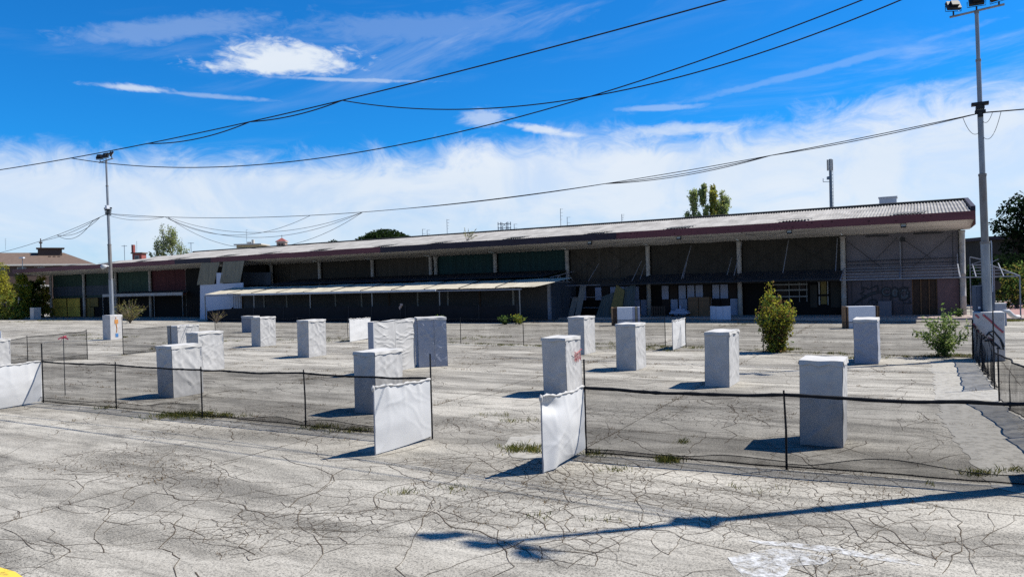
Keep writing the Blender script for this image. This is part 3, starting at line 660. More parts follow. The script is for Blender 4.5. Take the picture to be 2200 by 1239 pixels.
circ = lambda cx, cy, rx, ry, a0=0, a1=6.28, n=14: [(cx+rx*math.cos(a0+(a1-a0)*k/n), cy+ry*math.sin(a0+(a1-a0)*k/n)) for k in range(n+1)]
for L_ in [[(760,1000),(830,960),(910,915),(985,895)], [(765,990),(840,940),(900,905),(975,880)], [(835,950),(870,925),(815,905),(850,890),(840,850),(895,870),(930,850),(965,835),(970,890)],
           circ(925,990,40,35,3.2,6.3), circ(1040,890,45,38,.6,5.6), circ(1040,890,25,20,.6,5.6), [(1075,965),(1080,870),(1110,850)], circ(1110,895,32,42), circ(1185,905,50,55,-.5,5.2),
           [(1150,960),(1165,870),(1225,850),(1205,900),(1240,930),(1200,965),(1150,962)], [(1230,960),(1250,990),(1180,985)]]:
    stroke(gmb, zz(L_), .075)
for L_ in [circ(1112,900,18,26), circ(1187,908,30,34), [(860,930),(950,895)], circ(1040,892,34,28,.6,5.6)]: gfill = MB(); stroke(gfill, zz(L_), .13, .072); hp(gfill, 'graffiti_fill', MT['graffiti_fill'])
o = hp(gmb, 'graffiti', MT['graffiti']); o['label'] = 'black outlined spray painted bubble letters'
# tall bracing wires and rails of the bay
def rod(p, q_, r_, mat, nm='brace_rod', n=5):
    m_ = MB(); m_.tube([p, q_], r_, n); return hp(m_, nm, mat)
for (a_, b_) in [((-.6,-.25,5.6),(-3.1,-.25,3.4)), ((-3.7,-.25,5.6),(-1.9,-.25,4.1)), ((-3.9,-.25,5.6),(-5.2,-.25,4.2)), ((-7.1,-.25,5.5),(-4.9,-.25,3.5))]: rod(a_, b_, .022, MT['tubes_dark'])
rod((-3.72,-.3,2.7), (-3.72,-.3,5.7), .04, MT['tubes']); rod((-3.60,-.3,2.7), (-3.60,-.3,5.7), .03, MT['tubes_dark'])
rod((-.55,-.3,2.7), (-.55,-.3,5.8), .03, MT['tubes_dark'])
for z in (4.02, 3.75, 3.45, 3.28): rod((-7.2,-.28,z), (-.3,-.28,z+.03), .035 if z > 4 else .025, MT['tubes_dark'], 'wall_rail')
q = MB(); q.box(-5.9, -4.4, -.5, -.38, 5.74, 5.83); q.box(-2.9, -1.1, -.5, -.38, 5.76, 5.85); hp(q, 'strip_light', MT['lamp_body'])
q = MB(); q.obox((-3.55, -.5, 5.45), Vector((.16,0,0)), Vector((0,.12,0)), Vector((0,0,.14))); hp(q, 'loudspeaker', MT['lamp_body'])
# bays two to four: thin braces in front of the dark sheets
for i in (1, 2, 3):
    x1, x0 = cols_x[i], cols_x[i+1]; xm = (x0+x1)/2
    for a_, b_ in (((xm+.1,-.1,5.7),(x1-.6,-.1,3.7)), ((xm-.1,-.1,5.7),(x0+.6,-.1,3.7)), ((x0+.4,-.1,5.7),(xm-.5,-.1,3.7)), ((x1-.4,-.1,5.7),(xm+.5,-.1,3.7))): rod(a_, b_, .016, MT['dark_grey'])

# ---- awning over bays two to four, with its stays
for i in (1, 2):
    x1, x0 = cols_x[i]-.02, cols_x[i+1]+.02
    for k in range(4):
        a_ = x0+(x1-x0)*k/4; b_ = x0+(x1-x0)*(k+1)/4
        q = MB(); q.grid(lambda u, v: (a_+.01+(b_-a_-.02)*u, -.02-2.3*v, 3.5-.72*v+.02*math.sin(u*31)+.03*nf(a_+u, v, 1.1)), 20, 5); hp(q, 'awning_sheet', MT['awning'])
q = MB(); q.grid(lambda u, v: (cols_x[3]-.2-1.6+3.4*u, -.02-2.3*v+.2*u, 3.5-.75*v), 10, 3); hp(q, 'awning_sheet', MT['awning'])
rod((cols_x[4]+4.0, -2.34, 2.78), (cols_x[1]-.1, -2.34, 2.78), .05, MT['tubes_dark'], 'awning_beam')
for px0, py0, px1, py1 in [(1264,604,1286,567),(1358,603,1378,561),(1375,600,1385,570),(1464,599,1485,528),(1468,597,1478,552),(1562,590,1572,553),(1577,592,1594,521),(1682,586,1694,515),(1795,582,1799,512)]:
    a_ = FP(px0, py0, -2.3); b_ = FP(px1, py1, -.35); b_.z = min(b_.z, 5.8); rod(a_, b_, .03, MT['tubes'], 'awning_stay')
# pipes over bay four and its front posts
for z, y in ((3.25,-.3), (3.12,-1.0), (2.95,-1.8), (2.78,-2.35)): rod((cols_x[4]-.4, y, z), (cols_x[3]-.6, y, z), .035, MT['tubes_dark'] if y > -2 else MT['tubes'], 'awning_rail')
for z in (1.75, .85): rod((cols_x[4]-1.2, -1.5, z), (cols_x[3]-2.6, -1.5, z), .025, MT['tubes'], 'side_rail')
# ---- lower fronts of bays three and four: white and brown door panels in two rows
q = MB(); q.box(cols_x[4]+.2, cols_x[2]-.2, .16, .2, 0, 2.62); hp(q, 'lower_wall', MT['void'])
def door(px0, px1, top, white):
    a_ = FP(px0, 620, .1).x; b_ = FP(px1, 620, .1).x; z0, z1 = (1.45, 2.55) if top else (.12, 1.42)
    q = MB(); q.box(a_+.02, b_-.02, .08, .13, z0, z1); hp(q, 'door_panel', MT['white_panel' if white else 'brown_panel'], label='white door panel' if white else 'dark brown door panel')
o4 = 1200
for a_, b_, t, w in [(175,233,1,1),(240,305,1,0),(307,362,1,1),(364,432,1,0),(435,500,1,1),(500,560,1,1),(565,630,1,1),(635,680,1,1),(682,748,1,0),(560,625,0,1),(630,685,0,1),(690,750,0,1),
                     (870,930,1,1),(937,1007,1,0),(1012,1075,1,1),(1085,1148,1,1),(1155,1220,1,1),(1224,1293,1,0),(1297,1358,1,1),(1364,1432,1,1),(1437,1508,1,0),
                     (943,1005,0,1),(1012,1085,0,1),(1270,1292,0,1),(1296,1366,0,0),(1368,1440,0,0),(1445,1510,0,1),(870,938,0,0)]:
    door(o4+a_*.2545, o4+b_*.2545, t, w)
# bay two: dark opening, timber racking, yellow door frame
q = MB(); q.box(-14.6, -7.6, .25, .3, 0, 2.62); hp(q, 'lower_wall', MT['void'])  # near-black sheet carries the shade inside the opening
def slab(px0, py0, px1, py1, y, mat, nm, t=.04, label=None):
    a_ = FP(px0, py0, y); b_ = FP(px1, py1, y); q = MB(); q.box(min(a_.x,b_.x), max(a_.x,b_.x), y, y+t, max(0,min(a_.z,b_.z)), max(a_.z,b_.z)); return hp(q, nm, mat, label=label)
slab(1763, 602, 1776, 653, .18, MT['yellow_dim'], 'window_pane', label='narrow pale yellow pane of the doorway')
slab(1758, 602, 1762, 655, .14, MT['column'], 'door_frame'); slab(1777, 602, 1780, 655, .14, MT['column'], 'door_frame'); slab(1758, 632, 1780, 636, .12, MT['void'], 'door_bar')
for x in (1694, 1716, 1732): slab(x, 604, x+2.5, 648, .12, MT['plank'], 'rack_post')
for y in (610, 622, 636): slab(1660, y, 1735, y+1.8, .10, MT['plank'], 'rack_shelf')
for x0, x1, y0, y1 in ((1668,1690,612,620),(1700,1714,612,621),(1672,1692,624,634),(1718,1730,611,620)): slab(x0, y0, x1, y1, .14, MT['brown_panel'], 'rack_box')
slab(1740, 612, 1756, 660, .2, MT['dark_grey'], 'door_leaf'); slab(1784, 605, 1806, 660, .2, MT['dark_grey'], 'door_leaf')

# ---- hall pieces to the left of the lean-to
xl0, xl1 = FP(430,650,-5.2).x, FP(528,650,-5.2).x
def wallpoly(pix, y, mat, nm, t=.08):
    pp = [FP(*p, y) for p in pix]; q = MB(); n = len(pp)
    vs = [(p.x, y, max(0, p.z)) for p in pp] + [(p.x, y+t, max(0, p.z)) for p in pp]
    q.add(vs, [tuple(range(n)), tuple(reversed(range(n, 2*n)))] + [(i, (i+1) % n, n+(i+1) % n, n+i) for i in range(n)]); return hp(q, nm, mat)
wallpoly([(430,691),(430,612),(522,607),(522,640),(470,691)], -4.9, MT['white_wall'], 'white_end_wall')
wallpoly([(522,612),(522,585),(582,585),(582,612)], -2.2, MT['bluegrey'], 'white_end_wall')
wallpoly([(465,612),(465,586),(478,586),(478,612)], -4.85, MT['white_wall'], 'white_end_wall')
q = MB(); q.box(-81.3, -67.2, -.6, -.5, 0, 5.9); hp(q, 'dark_bay_sheet', MT['void'])  # black sheet, shade of the open bays put into its colour
for (p0, p1, p2, p3) in [((432,566),(472,564),(464,610),(427,612)), ((480,562),(525,560),(520,606),(476,608))]:
    A_, B_, C_, D_ = (FP(*p, EO-.12) for p in (p0, p1, p2, p3)); q = MB()
    A_.z = B_.z = 6.3
    q.grid(lambda u, v: tuple((A_*(1-u)+B_*u)*(1-v) + (D_*(1-u)+C_*u)*v + Vector((0, -.028*math.sin(u*2*math.pi*13)-.25*v, 0))), 104, 3); hp(q, 'hanging_sheet', MT['fibre'], label='yellowed corrugated sheet hanging from the eave')
# far left bays: yellow boards and dark openings
q = MB(); q.box(-112, -81.9, .24, .3, 0, 2.65); hp(q, 'lower_wall', MT['void'])  # black backing, shade of the openings put into its colour
z1_ = [(112,136),(144,172)]
for a_, b_ in ((770,865),(867,912),(914,980),(997,1080),(1082,1112),(1114,1180)):
    p0 = FP(a_*.14525, 655, .1).x; p1 = FP(b_*.14525, 655, .1).x
    for (z0, z1) in ((.05, 1.32), (1.36, 2.62)):
        q = MB(); q.box(p0+.015, p1-.015, .10, .15, z0, z1); hp(q, 'yellow_board', MT['yellow'])
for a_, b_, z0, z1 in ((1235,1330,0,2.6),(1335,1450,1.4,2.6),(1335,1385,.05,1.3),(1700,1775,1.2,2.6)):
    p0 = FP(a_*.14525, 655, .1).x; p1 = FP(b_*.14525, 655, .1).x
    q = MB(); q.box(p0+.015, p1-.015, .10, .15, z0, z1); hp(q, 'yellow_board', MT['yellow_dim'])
for px in (220, 330, 391): slab(px, 633, px+2, 690, -2.6, MT['column'], 'frame_post', .06)
slab(220, 632, 392, 634, -2.6, MT['column'], 'frame_rail', .06)
for px in (232, 241, 258, 268, 283, 297): slab(px, 636, px+1.2, 684, .1, MT['dark_grey'], 'door_bar')
q = MB(); q.grid(lambda u, v: (-95+14.5*u, -.05-2.6*v, 3.35-.62*v), 16, 3); hp(q, 'awning_sheet', MT['awning'])
for a_ in (404, 412, 420): slab(a_, 625, a_+6, 650, -.3, MT['plank'], 'loose_board')
for k in range(9): slab(397+k*3.6, 650, 398.6+k*3.6, 688, -1.0, MT['wood_dark'], 'paling')
# eave floodlights
for px, py in ((1268,520),(1459,508),(1696,496),(1941,482)):
    p = FP(px, py, EO+.25); q = MB()
    q.obox((p.x, EO+.2, 6.2), Vector((.17,0,0)), Vector((0,.07,-.03)), Vector((0,.05,.12))); f_ = hp(q, 'eave_floodlight', MT['lamp_body'])
    q = MB(); q.obox((p.x, EO+.115, 6.23), Vector((.135,0,0)), Vector((0,.006,-.003)), Vector((0,.04,.09))); q.build('lens', MT['lamp_glass'], f_)
    q = MB(); q.tube([(p.x, EO+.22, 6.3), (p.x, EO+.22, 6.45)], .02); q.build('bracket', MT['lamp_body'], f_)
cb = MB(); cb.tube([(FP(1590,505,EO).x+(FP(1696,496,EO).x-FP(1590,505,EO).x)*t, EO+.3, 6.33-.35*math.sin(math.pi*t)) for t in [k/10 for k in range(11)]], .012, 5); hp(cb, 'loose_cable', MT['wire'])

# pavement in front of the hall
pv = MB()
for k in range(19):
    a_ = -48+k*2.72; pv = MB(); pv.box(a_, a_+2.70, -3.9, -.0 if k < 18 else 0, 0, .13)
    p_ = pv.build('paving_slab', MT['kerb'])
    if k == 0:
        walk = bpy.data.objects.new('pavement', None); COL.objects.link(walk); walk.location = (C0.x, C0.y, 0); walk.rotation_euler.z = ANG
        tag(walk, 'raised pinkish pavement along the foot of the hall', None, None, 'structure')
    p_.parent = walk
pr = MB(); pr.add([HW(1.2,-3.9,.006), HW(5.6,-3.9,.006), HW(5.6,26,.006), HW(1.2,26,.006)], [(0,1,2,3)]); tag(pr.build('pink_path', MT['pink_road']), 'pinkish path running past the right end of the hall', None, None, 'structure')

# ================================================================== LEAN-TO (long low canopy with shutters)
lx0 = FP(440,632,-8.5).x; lx1 = FP(1120,617,-8.5).x
lt = thing('lean_to_canopy', (C0.x, C0.y, 0), 'long buff roofed lean-to with roller shutters against the front of the hall', 'canopy', None, ANG)
def lp(mb, nm, mat, smooth=False): return mb.build(nm, mat, lt, smooth=smooth)
uxr = FP(1222,582,0).x
n = 13; st = (uxr-(lx0+5))/n
for k in range(n):
    a_ = lx0+5+st*k; b_ = a_+st
    q = MB(); q.grid(lambda u, v: (a_+.02+(st-.04)*u, -.25-4.9*v, 4.15-.58*v+.02*math.sin(u*2*math.pi*24)*.6), 96, 2); lp(q, 'upper_roof_sheet', MT['lean_dark'])
n = 11; st = (lx1+1.2-lx0)/n
for k in range(n):
    a_ = lx0+st*k
    q = MB(); dz = .03*math.sin(k*1.9)
    q.grid(lambda u, v: (a_+.035+(st-.07)*u + 1.6*(1-v)*(1 if k == n-1 else 0)*u, -4.9-3.65*v, 3.42-.63*v+dz*(1-v)+.03*math.sin(u*2*math.pi*26)*.7+.05*nf(a_+u*st, v*3, .8)), 104, 4); lp(q, 'roof_sheet', MT['lean_roof'])
    if k:
        q = MB(); q.box(a_-.03, a_+.03, -8.55, -4.9, 0, .05); 
        for i, vtx in enumerate(q.v): q.v[i] = (vtx[0], vtx[1], vtx[2] + 2.80+(vtx[1]+8.55)*.1726)
        lp(q, 'roof_seam', MT['lean_dark'])
q = MB(); q.box(FP(520,632,-8.5).x, FP(938,622,-8.5).x, -8.68, -8.56, 2.62, 2.78); lp(q, 'gutter', MT['gutter'])
q = MB(); q.box(lx0, lx1, -8.5, -8.42, 2.58, 2.68); lp(q, 'front_beam', MT['tubes'])
for px in (441, 546, 667, 800, 945, 1117):
    x = FP(px, 660, -8.45).x; q = MB(); q.tube([(x,-8.45,0),(x,-8.45,2.66)], .055, 8); lp(q, 'post', MT['plank'])
# shutter front of the lean-to
xa, xb = FP(522,660,-5.2).x, FP(1180,650,-5.2).x
q = MB(); q.box(lx0+.4, xa, -5.25, -5.15, 0, 3.1); lp(q, 'white_side_panel', MT['white_wall'])
for k in range(4):
    x = lx0+.4+(xa-lx0-.4)*k/4; q = MB(); q.box(x, x+.05, -5.29, -5.25, 0, 3.1); lp(q, 'panel_batten', MT['white_panel'])
ns = 11; st = (xb-xa)/ns
for k in range(ns):
    a_ = xa+st*k; q = MB(); rows = 30; vs = []; fs = []
    for j in range(rows+1):
        z = 3.15*j/rows
        for yy in (-5.2, -5.24): vs += [(a_+.08, yy, z), (a_+st-.08, yy, z)]
    # each slat: a flat face stepping out at its lower edge
    q = MB()
    for j in range(rows):
        z0, z1 = 3.15*j/rows, 3.15*(j+1)/rows
        q.add([(a_+.08,-5.245,z0),(a_+st-.08,-5.245,z0),(a_+st-.08,-5.20,z1),(a_+.08,-5.20,z1)], [(0,1,2,3)])
        q.add([(a_+.08,-5.245,z0),(a_+st-.08,-5.245,z0),(a_+st-.08,-5.20,z0),(a_+.08,-5.20,z0)], [(3,2,1,0)])
    lp(q, 'roller_shutter', MT['shutter'])
    q = MB(); q.box(a_-.08, a_+.075, -5.30, -5.18, 0, 3.15); lp(q, 'shutter_jamb', MT['plank'] if k % 3 else MT['wood_dark'])
q = MB(); q.box(xb-.08, xb+.16, -5.36, -5.14, 0, 3.4); lp(q, 'corner_post', MT['tubes'])
# end truss of the upper roof
e0 = xb+.1
for a_, b_ in (((e0,-5.1,3.5),(e0,-.3,4.0)), ((e0,-5.1,3.1),(e0,-.3,3.1)), ((e0,-4.2,3.12),(e0,-3.4,3.66)), ((e0,-3.4,3.66),(e0,-2.6,3.12)), ((e0,-2.6,3.12),(e0,-1.6,3.85)), ((e0,-1.6,3.85),(e0,-.6,3.12))):
    q = MB(); q.tube([a_, b_], .04); lp(q, 'truss_bar', MT['tubes'])
q = MB(); q.box(xb+.1, xb+.14, -5.1, -.2, 0, 3.05); lp(q, 'dark_end_wall', MT['bluegrey'])
# black shade cloth along the posts
sc = thing('shade_cloth_fence', tuple(HW(FP(441,690,-8.5).x, -8.7, 0)), 'low black shade cloth strung along the posts of the lean-to', 'fence')
sx0, sx1 = FP(446,690,-8.7).x, FP(1112,690,-8.7).x
def scw(u, v):
    x = sx0+(sx1-sx0)*u; top = 1.42+.10*nf(x, 0, .35, 2)-.14*abs(math.sin(u*math.pi*6))*.6 - (.25*max(0, 1-u*9))
    return tuple(HW(x, -8.7+.05*nf(x*2, v*3, 1.0), max(.0, top*v)))
q = MB(); q.grid(scw, 150, 5); q.build('shade_cloth', MT['shade_cloth'], sc, sc.location)
for px in (446, 546, 610, 667, 750, 800, 872, 945, 1030, 1112):
    x = FP(px, 660, -8.66).x; q = MB(); q.tube([HW(x,-8.75,0), HW(x,-8.75,1.46)], .022, 6); q.build('stake', MT['tubes_dark'], sc, sc.location)
hp_ = HW(FP(861,670,-8.8).x, -8.82, 0)
tr = thing('spot_snippet', (hp_.x, hp_.y, 0), 'small pale pink torn rag put in for a pale spot on the black shade cloth above the long screen', 'snippet')  # cloth scrap added to stand in for an unidentified pale spot
q = MB(); q.grid(lambda u, v: tuple(HW(FP(861,670,-8.8).x-.12+.26*u+.08*math.sin(v*5), -8.80-.05*math.sin(u*5), 1.62-.55*v*(1-.8*abs(u-.5)))), 6, 8)
q.build('snippet_cloth', MT['kerb'], tr, tr.location)
q = MB(); q.tube([hp_+Vector((0,0,.0)), hp_+Vector((0,.03,1.6))], .015); q.build('stick', MT['tubes_dark'], tr, tr.location)

# ================================================================== PERGOLA FRAME at the right end
pg = thing('pergola_frame', (C0.x, C0.y, 0), 'bare grey tube frame of an awning wrapping the right corner of the hall', 'frame', None, ANG)
def pgt(p, q_, r_=.04): m_ = MB(); m_.tube([p, q_], r_, 6); m_.build('frame_tube', MT['tubes'], pg)
A0 = FP(2191,593,-4.0); xr = A0.x
for y, z in ((-4.0,2.72),(-3.2,2.92),(-2.4,3.12),(-1.6,3.32),(-.8,3.5)):
    pgt((-7.3,y,z), (-.3,y,z), .045 if y == -4 else .028)
    pgt((.4,y,z), (xr-(y+4)*.42,y,z), .045 if y == -4 else .03)
pgt((-.3,-4.0,2.72), (.4,-4.0,2.72), .045)
for x in (-7.3, -3.7, -.3, .55, 2.0): pgt((x,-4.0,2.72), (x,-.5,3.57), .04)
pgt((xr,-4,2.72), (xr-1.35,-.8,3.5), .045)
pgt((.4,-.8,3.5), (xr-1.35,-.8,3.5), .045); pgt((.4,-.8,4.05), (xr-1.3,-.8,3.72), .045); pgt((xr-1.32,-.8,3.5), (xr-1.3,-.8,3.74), .04)
pgt((.4,-.8,3.5), (1.4,-.8,3.9), .03); pgt((1.4,-.8,3.55), (2.0,-.8,3.85), .03)
pgt((xr,-4,0), (xr,-4,2.72), .045); pgt((-.32,-3.9,2.7), (-.3,-.6,3.6), .05); pgt((-.3,-.45,3.2),(-.3,-.45,4.3), .04)
pgt((.4,-.8,0),(.4,-.8,4.05),.035)

# ================================================================== things standing in front of the hall
def leaner(nm, px_list, y, mat, label, cat, corr=0, t=.03, lean=.5):
    pp = [FP(*p, y) for p in px_list]; c = HW(pp[0].x, y, 0)
    th = thing(nm, (c.x, c.y, 0), label, cat); q = MB()
    a_, b_, c_, d_ = pp                           # top-left, top-right, bottom-right, bottom-left
    zmin = min(c_.z, d_.z); 
    def f(u, v):
        p = (a_*(1-u)+b_*u)*(1-v) + (d_*(1-u)+c_*u)*v
        z = p.z - zmin*v; k = max(0, z)/2.6
        return tuple(HW(p.x, y+lean*k - (.022*math.sin(u*2*math.pi*corr) if corr else 0), max(.01, z)))
    q.grid(f, max(2, corr*8), 4)
    if t:
        b0 = len(q.v); nv = len(q.v); q.v += [tuple(Vector(v_)+BY*t) for v_ in q.v[:nv]]
        q.f += [tuple(nv+i for i in reversed(f_)) for f_ in list(q.f)]; q.mi = [0]*len(q.f)
    q.build(cat.replace(' ', '_')+'_face', mat, th, th.location); return th
leaner('leaning_plank', [(1227,640),(1238,640),(1231,682),(1219,682)], -1.9, MT['plank'], 'short grey plank leaning on the rail, left of the long plank', 'plank')
leaner('leaning_plank', [(1241,614),(1254,613),(1246,676),(1234,678)], -1.9, MT['plank'], 'long grey plank leaning on the rail beside the corrugated sheet', 'plank')
leaner('corrugated_sheet', [(1291,637),(1361,610),(1361,692),(1279,692)], -2.6, MT['fibre_green'], 'large greenish corrugated sheet propped before the white door panels', 'sheet', 16)
s_ = leaner('mustard_scrap', [(1319,611),(1338,624),(1332,648),(1308,636)], -2.75, MT['scrap'], 'mustard diamond shaped scrap stuck on the greenish corrugated sheet', 'scrap')
# pale board stacks between end frames
def stack(px0, px1, py0, py1, label, end_mats, wl=.2, wr=.2):
    F_ = G((px0+px1)/2, py1); c = F_; k = F_.y/FOC; w = (px1-px0)*k/1.06; h = (py1-py0)*k
    th = thing('board_stack', (c.x, c.y, 0), label, 'stack', 'wood framed white board stacks', ANG*.35)
    q = MB(); q.box(-w/2+wl, w/2-wr, -.02, .62, 0.0, h); q.build('white_board', MT['white_board'], th)
    q = MB(); q.box(-w/2+wl-.01, w/2-wr+.01, -.05, -.024, h*.26, h*.29); q.build('strap', MT['horn'], th)
    for sgn, ww, mt in ((-1, wl, end_mats[0]), (1, wr, end_mats[1])):
        x0 = -w/2 if sgn < 0 else w/2-ww
        n_ = 3
        for i in range(n_):
            q = MB(); q.box(x0+ww*i/n_+.012, x0+ww*(i+1)/n_-.012, -.04, .62, 0, h-.02*(i%2)); q.build('end_post', MT[mt[i % len(mt)]], th)
        for z in (.15, h*.5, h-.12):
            q = MB(); q.box(x0+.005, x0+ww-.005, .0, .6, z, z+.08); q.build('end_slat', MT['wood'], th)
stack(1312, 1377, 660, 699, 'white board stack with timber left end near the corrugated sheet', [('wood','wood_dark','wood_dark'), ('white_panel','fibre','white_panel')], .42, .5)
stack(1815, 1890, 658, 705, 'white board stack with dark wood ends beneath the graffiti wall', [('wood','wood_dark','wood'), ('wood_dark','wood','wood_dark')], .22, .22)
# brown boards on pallets, white curved panel, white bundle, low pallet
def crate(px0, px1, py0, py1, y, label):
    a_ = FP(px0, py1, y); b_ = FP(px1, py0, y); c = HW(a_.x, y, 0); w = b_.x-a_.x
    th = thing('pallet_crate', (c.x, c.y, 0), label, 'crate', 'brown crates by the door panels', ANG)
    for z0, z1, nm in ((0,.03,'pallet_board'),(.11,.14,'pallet_board')):
        for i in range(4):
            q = MB(); q.box(w*i/4+.02, w*(i+1)/4-.02, 0, .8, z0, z1); q.build(nm, MT['wood'], th)
    for i in range(3):
        q = MB(); q.box(w*i/2.3+.01, w*i/2.3+.11, .02, .78, .03, .11); q.build('pallet_block', MT['wood_dark'], th)
    q = MB(); q.box(.03, w-.03, .04, .75, .14, b_.z); q.build('carton', MT['brown_board'], th)
    q = MB(); q.box(.02, w-.02, .03, .76, b_.z-.28, b_.z-.25); q.build('band', MT['wood_dark'], th)
crate(1478, 1500, 638, 686, -1.6, 'left brown crate on a pallet by white door panels')
crate(1501, 1524, 638, 686, -1.6, 'right brown crate on a pallet beside the curved white panel')
a_ = FP(1524,694,-5.4); b_ = FP(1568,658,-5.4); c = HW(a_.x, -5.4)
th = thing('curved_panel', (c.x, c.y, 0), 'glossy white curved plastic panel standing by the brown crates', 'panel', None, ANG)
w = b_.x-a_.x
for k in range(3):
    q = MB(); q.grid(lambda u, v: (w*(k+u*.97)/3, .32*(((k+u)/1.5-1)**2), b_.z*v*(1+.03*abs((k+u)/1.5-1))), 8, 2)
    q.build('panel_leaf', MT['white_plastic'], th)
a_ = FP(1438,680,-2.2); b_ = FP(1478,655,-2.2); c = HW(a_.x, -2.2)
th = thing('panel_bundle', (c.x, c.y, 0), 'pile of white plastic offcuts left of the brown crates', 'pile', None, ANG); w = b_.x-a_.x
for i, (x0, x1, z0, z1) in enumerate(((0,w,.35,.45),(.1,w-.1,.46,.58),(.5,w-.3,.6,.72),(.8,w-.6,.73,1.0))):
    q = MB(); q.box(x0, x1, .05*i, .7, z0, z1); q.build('offcut', MT['white_panel'], th)
for x in (.1, w-.2): 
    q = MB(); q.box(x, x+.1, .1, .6, 0, .34); q.build('leg', MT['wood_dark'], th)
a_ = FP(1400,680,-1.9); c = HW(a_.x, -1.9)
th = thing('wooden_pallet', (c.x, c.y, 0), 'brown wooden pallet leaning up between the white panels', 'pallet', None, ANG)
for i in range(6):
    q = MB(); q.box(.2*i, .2*i+.13, 0, .03, 0, .95); q.build('pallet_board', MT['wood_dark'], th)
for z in (.1, .45, .8):
    q = MB(); q.box(0, 1.13, .03, .1, z, z+.1); q.build('pallet_rail', MT['wood_dark'], th)
a_ = FP(1887,668,-1.0); b_ = FP(1915,640,-1.0); c = HW(a_.x, -1.0)
th = thing('fridge', (c.x, c.y, 0), 'small white fridge below the graffiti', 'fridge', None, ANG); w = b_.x-a_.x
q = MB(); q.box(0, w, 0, .6, .04, 1.15); q.build('body', MT['lilac'], th)
q = MB(); q.box(.02, w-.02, -.04, -.003, .08, 1.12); q.build('door', MT['lilac'], th)

# ================================================================== COVERED BOXES
def folds(rnd, w, h, n):
    out = []
    for _ in range(n):
        th_ = rnd.choice((-1, 1))*rnd.uniform(.35, 1.25)
        out.append((rnd.uniform(0, w), rnd.uniform(.05, h), math.cos(th_), math.sin(th_), rnd.uniform(.015, .036), rnd.uniform(.3, .95), rnd.uniform(.007, .016)))
    return out
def fold_d(fl, a, z):
    d = 0
    for x0, z0, cx, cz, wd, ln, am in fl:
        dx, dz = a-x0, z-z0; al = dx*cx+dz*cz; pe = -dx*cz+dz*cx + .05*math.sin(al*7)
        e = (pe/wd)**2 + (al/ln)**2
        if e < 9: d += am*math.exp(-e)
    return d
def cover_box(loc, rz, w, d, h, label, seed, mats=('cloth','cloth_lid'), group='canvas covered boxes in the yard', wr=1.0, nfold=16, mark=None):
    """w along local x, d along local y; the origin is the near right corner"""
    rnd = random.Random(seed); th = thing('covered_box', (loc.x, loc.y, 0), label, 'box', group, rz)
    corners = [(-w,0),(0,0),(0,d),(-w,d)]; norm = [(0,-1),(1,0),(0,1),(-1,0)]; lens = [w,d,w,d]
    q = MB(); nz_ = max(12, int(h/.045)); lean = (rnd.uniform(-.03,.03), rnd.uniform(-.02,.02))
    for sd in range(4):
        ln = lens[sd]; nx_ = max(8, int(ln/.04)); fl = folds(rnd, ln, h, nfold if sd < 2 else 4); (x0, y0), (x1, y1) = corners[sd], corners[(sd+1) % 4]; nn = norm[sd]; so = rnd.random()*50
        def f(u, v):
            a_ = ln*u; z = h*v; e = min(1, min(u, 1-u)*ln/.06)*min(1, .35+v*6)*min(1, .2+(1-v)*8)
            dsp = wr*e*(fold_d(fl, a_, z) + .014*noise.noise(Vector((a_*3+so, z*2.2, so))) + .008*noise.noise(Vector((a_*9, z*5+so, so))) - .012*math.sin(math.pi*u)*math.sin(math.pi*v)) 
            dsp += wr*e*.010*math.sin(a_*26+so+1.5*noise.noise(Vector((a_*2, so, 0))))*max(0, v-.45)**1.5*1.6
            dsp += .006*math.exp(-(min(u, 1-u)*ln/.018)**2)
            cor = .012*noise.noise(Vector((so+sd*3.3+round(u)*7.7, z*2.5, 1.1)))*(1-e)
            bot = .012*noise.noise(Vector((a_*4+so, 0, so)))*(1-v)**8
            return (x0+(x1-x0)*u + nn[0]*(dsp+cor) + lean[0]*v, y0+(y1-y0)*u + nn[1]*(dsp+cor) + lean[1]*v, max(.004, z+bot+.004))
        q.grid(f, nx_, nz_)
    q.build('canvas_cover', MT[mats[0]], th, smooth=True)
    t = MB(); ov = .014; so = rnd.random()*30
    t.grid(lambda u, v: (-w-ov+(w+2*ov)*u+lean[0], -ov+(d+2*ov)*v+lean[1], h+.012+.03*noise.noise(Vector((u*3+so, v*3, so)))*math.sin(math.pi*u)*math.sin(math.pi*v)+.006*math.sin(u*9+so)), 14, 14)
    for sd in range(4):
        (x0, y0), (x1, y1) = [(-w-ov,-ov),(ov,-ov),(ov,d+ov),(-w-ov,d+ov)][sd], [(ov,-ov),(ov,d+ov),(-w-ov,d+ov),(-w-ov,-ov)][sd]; nn = norm[sd]
        t.grid(lambda u, v: (x0+(x1-x0)*u+nn[0]*(.012*v*(1+math.sin(u*13+so+sd*2)))+lean[0], y0+(y1-y0)*u+nn[1]*(.012*v*(1+math.sin(u*13+so+sd*2)))+lean[1],
               h+.012+.006*math.sin((u if sd == 0 else 0)*9+so)*(1 if sd in (0,2) else 0) - v*(.085+.045*noise.noise(Vector((u*4+so, sd*9.1, so)))+.05*math.sin(math.pi*u)*rnd.random()*0)), 22, 3)
    t.build('canvas_lid', MT[mats[1]], th, smooth=True)
    k = MB()
    for x, y in ((-w+.03,.03),(-.03,.03),(-.03,d-.03),(-w+.03,d-.03)): k.tube([(x,y,0),(x,y,h-.02)], .018, 5)
    k.box(-w+.03, -.03, .02, .04, h-.06, h-.03); k.box(-w+.03, -.03, d-.04, d-.02, h-.06, h-.03); fo_ = k.build('inner_frame', MT['tubes'], th); fo_['kind'] = 'stuff'
    return th
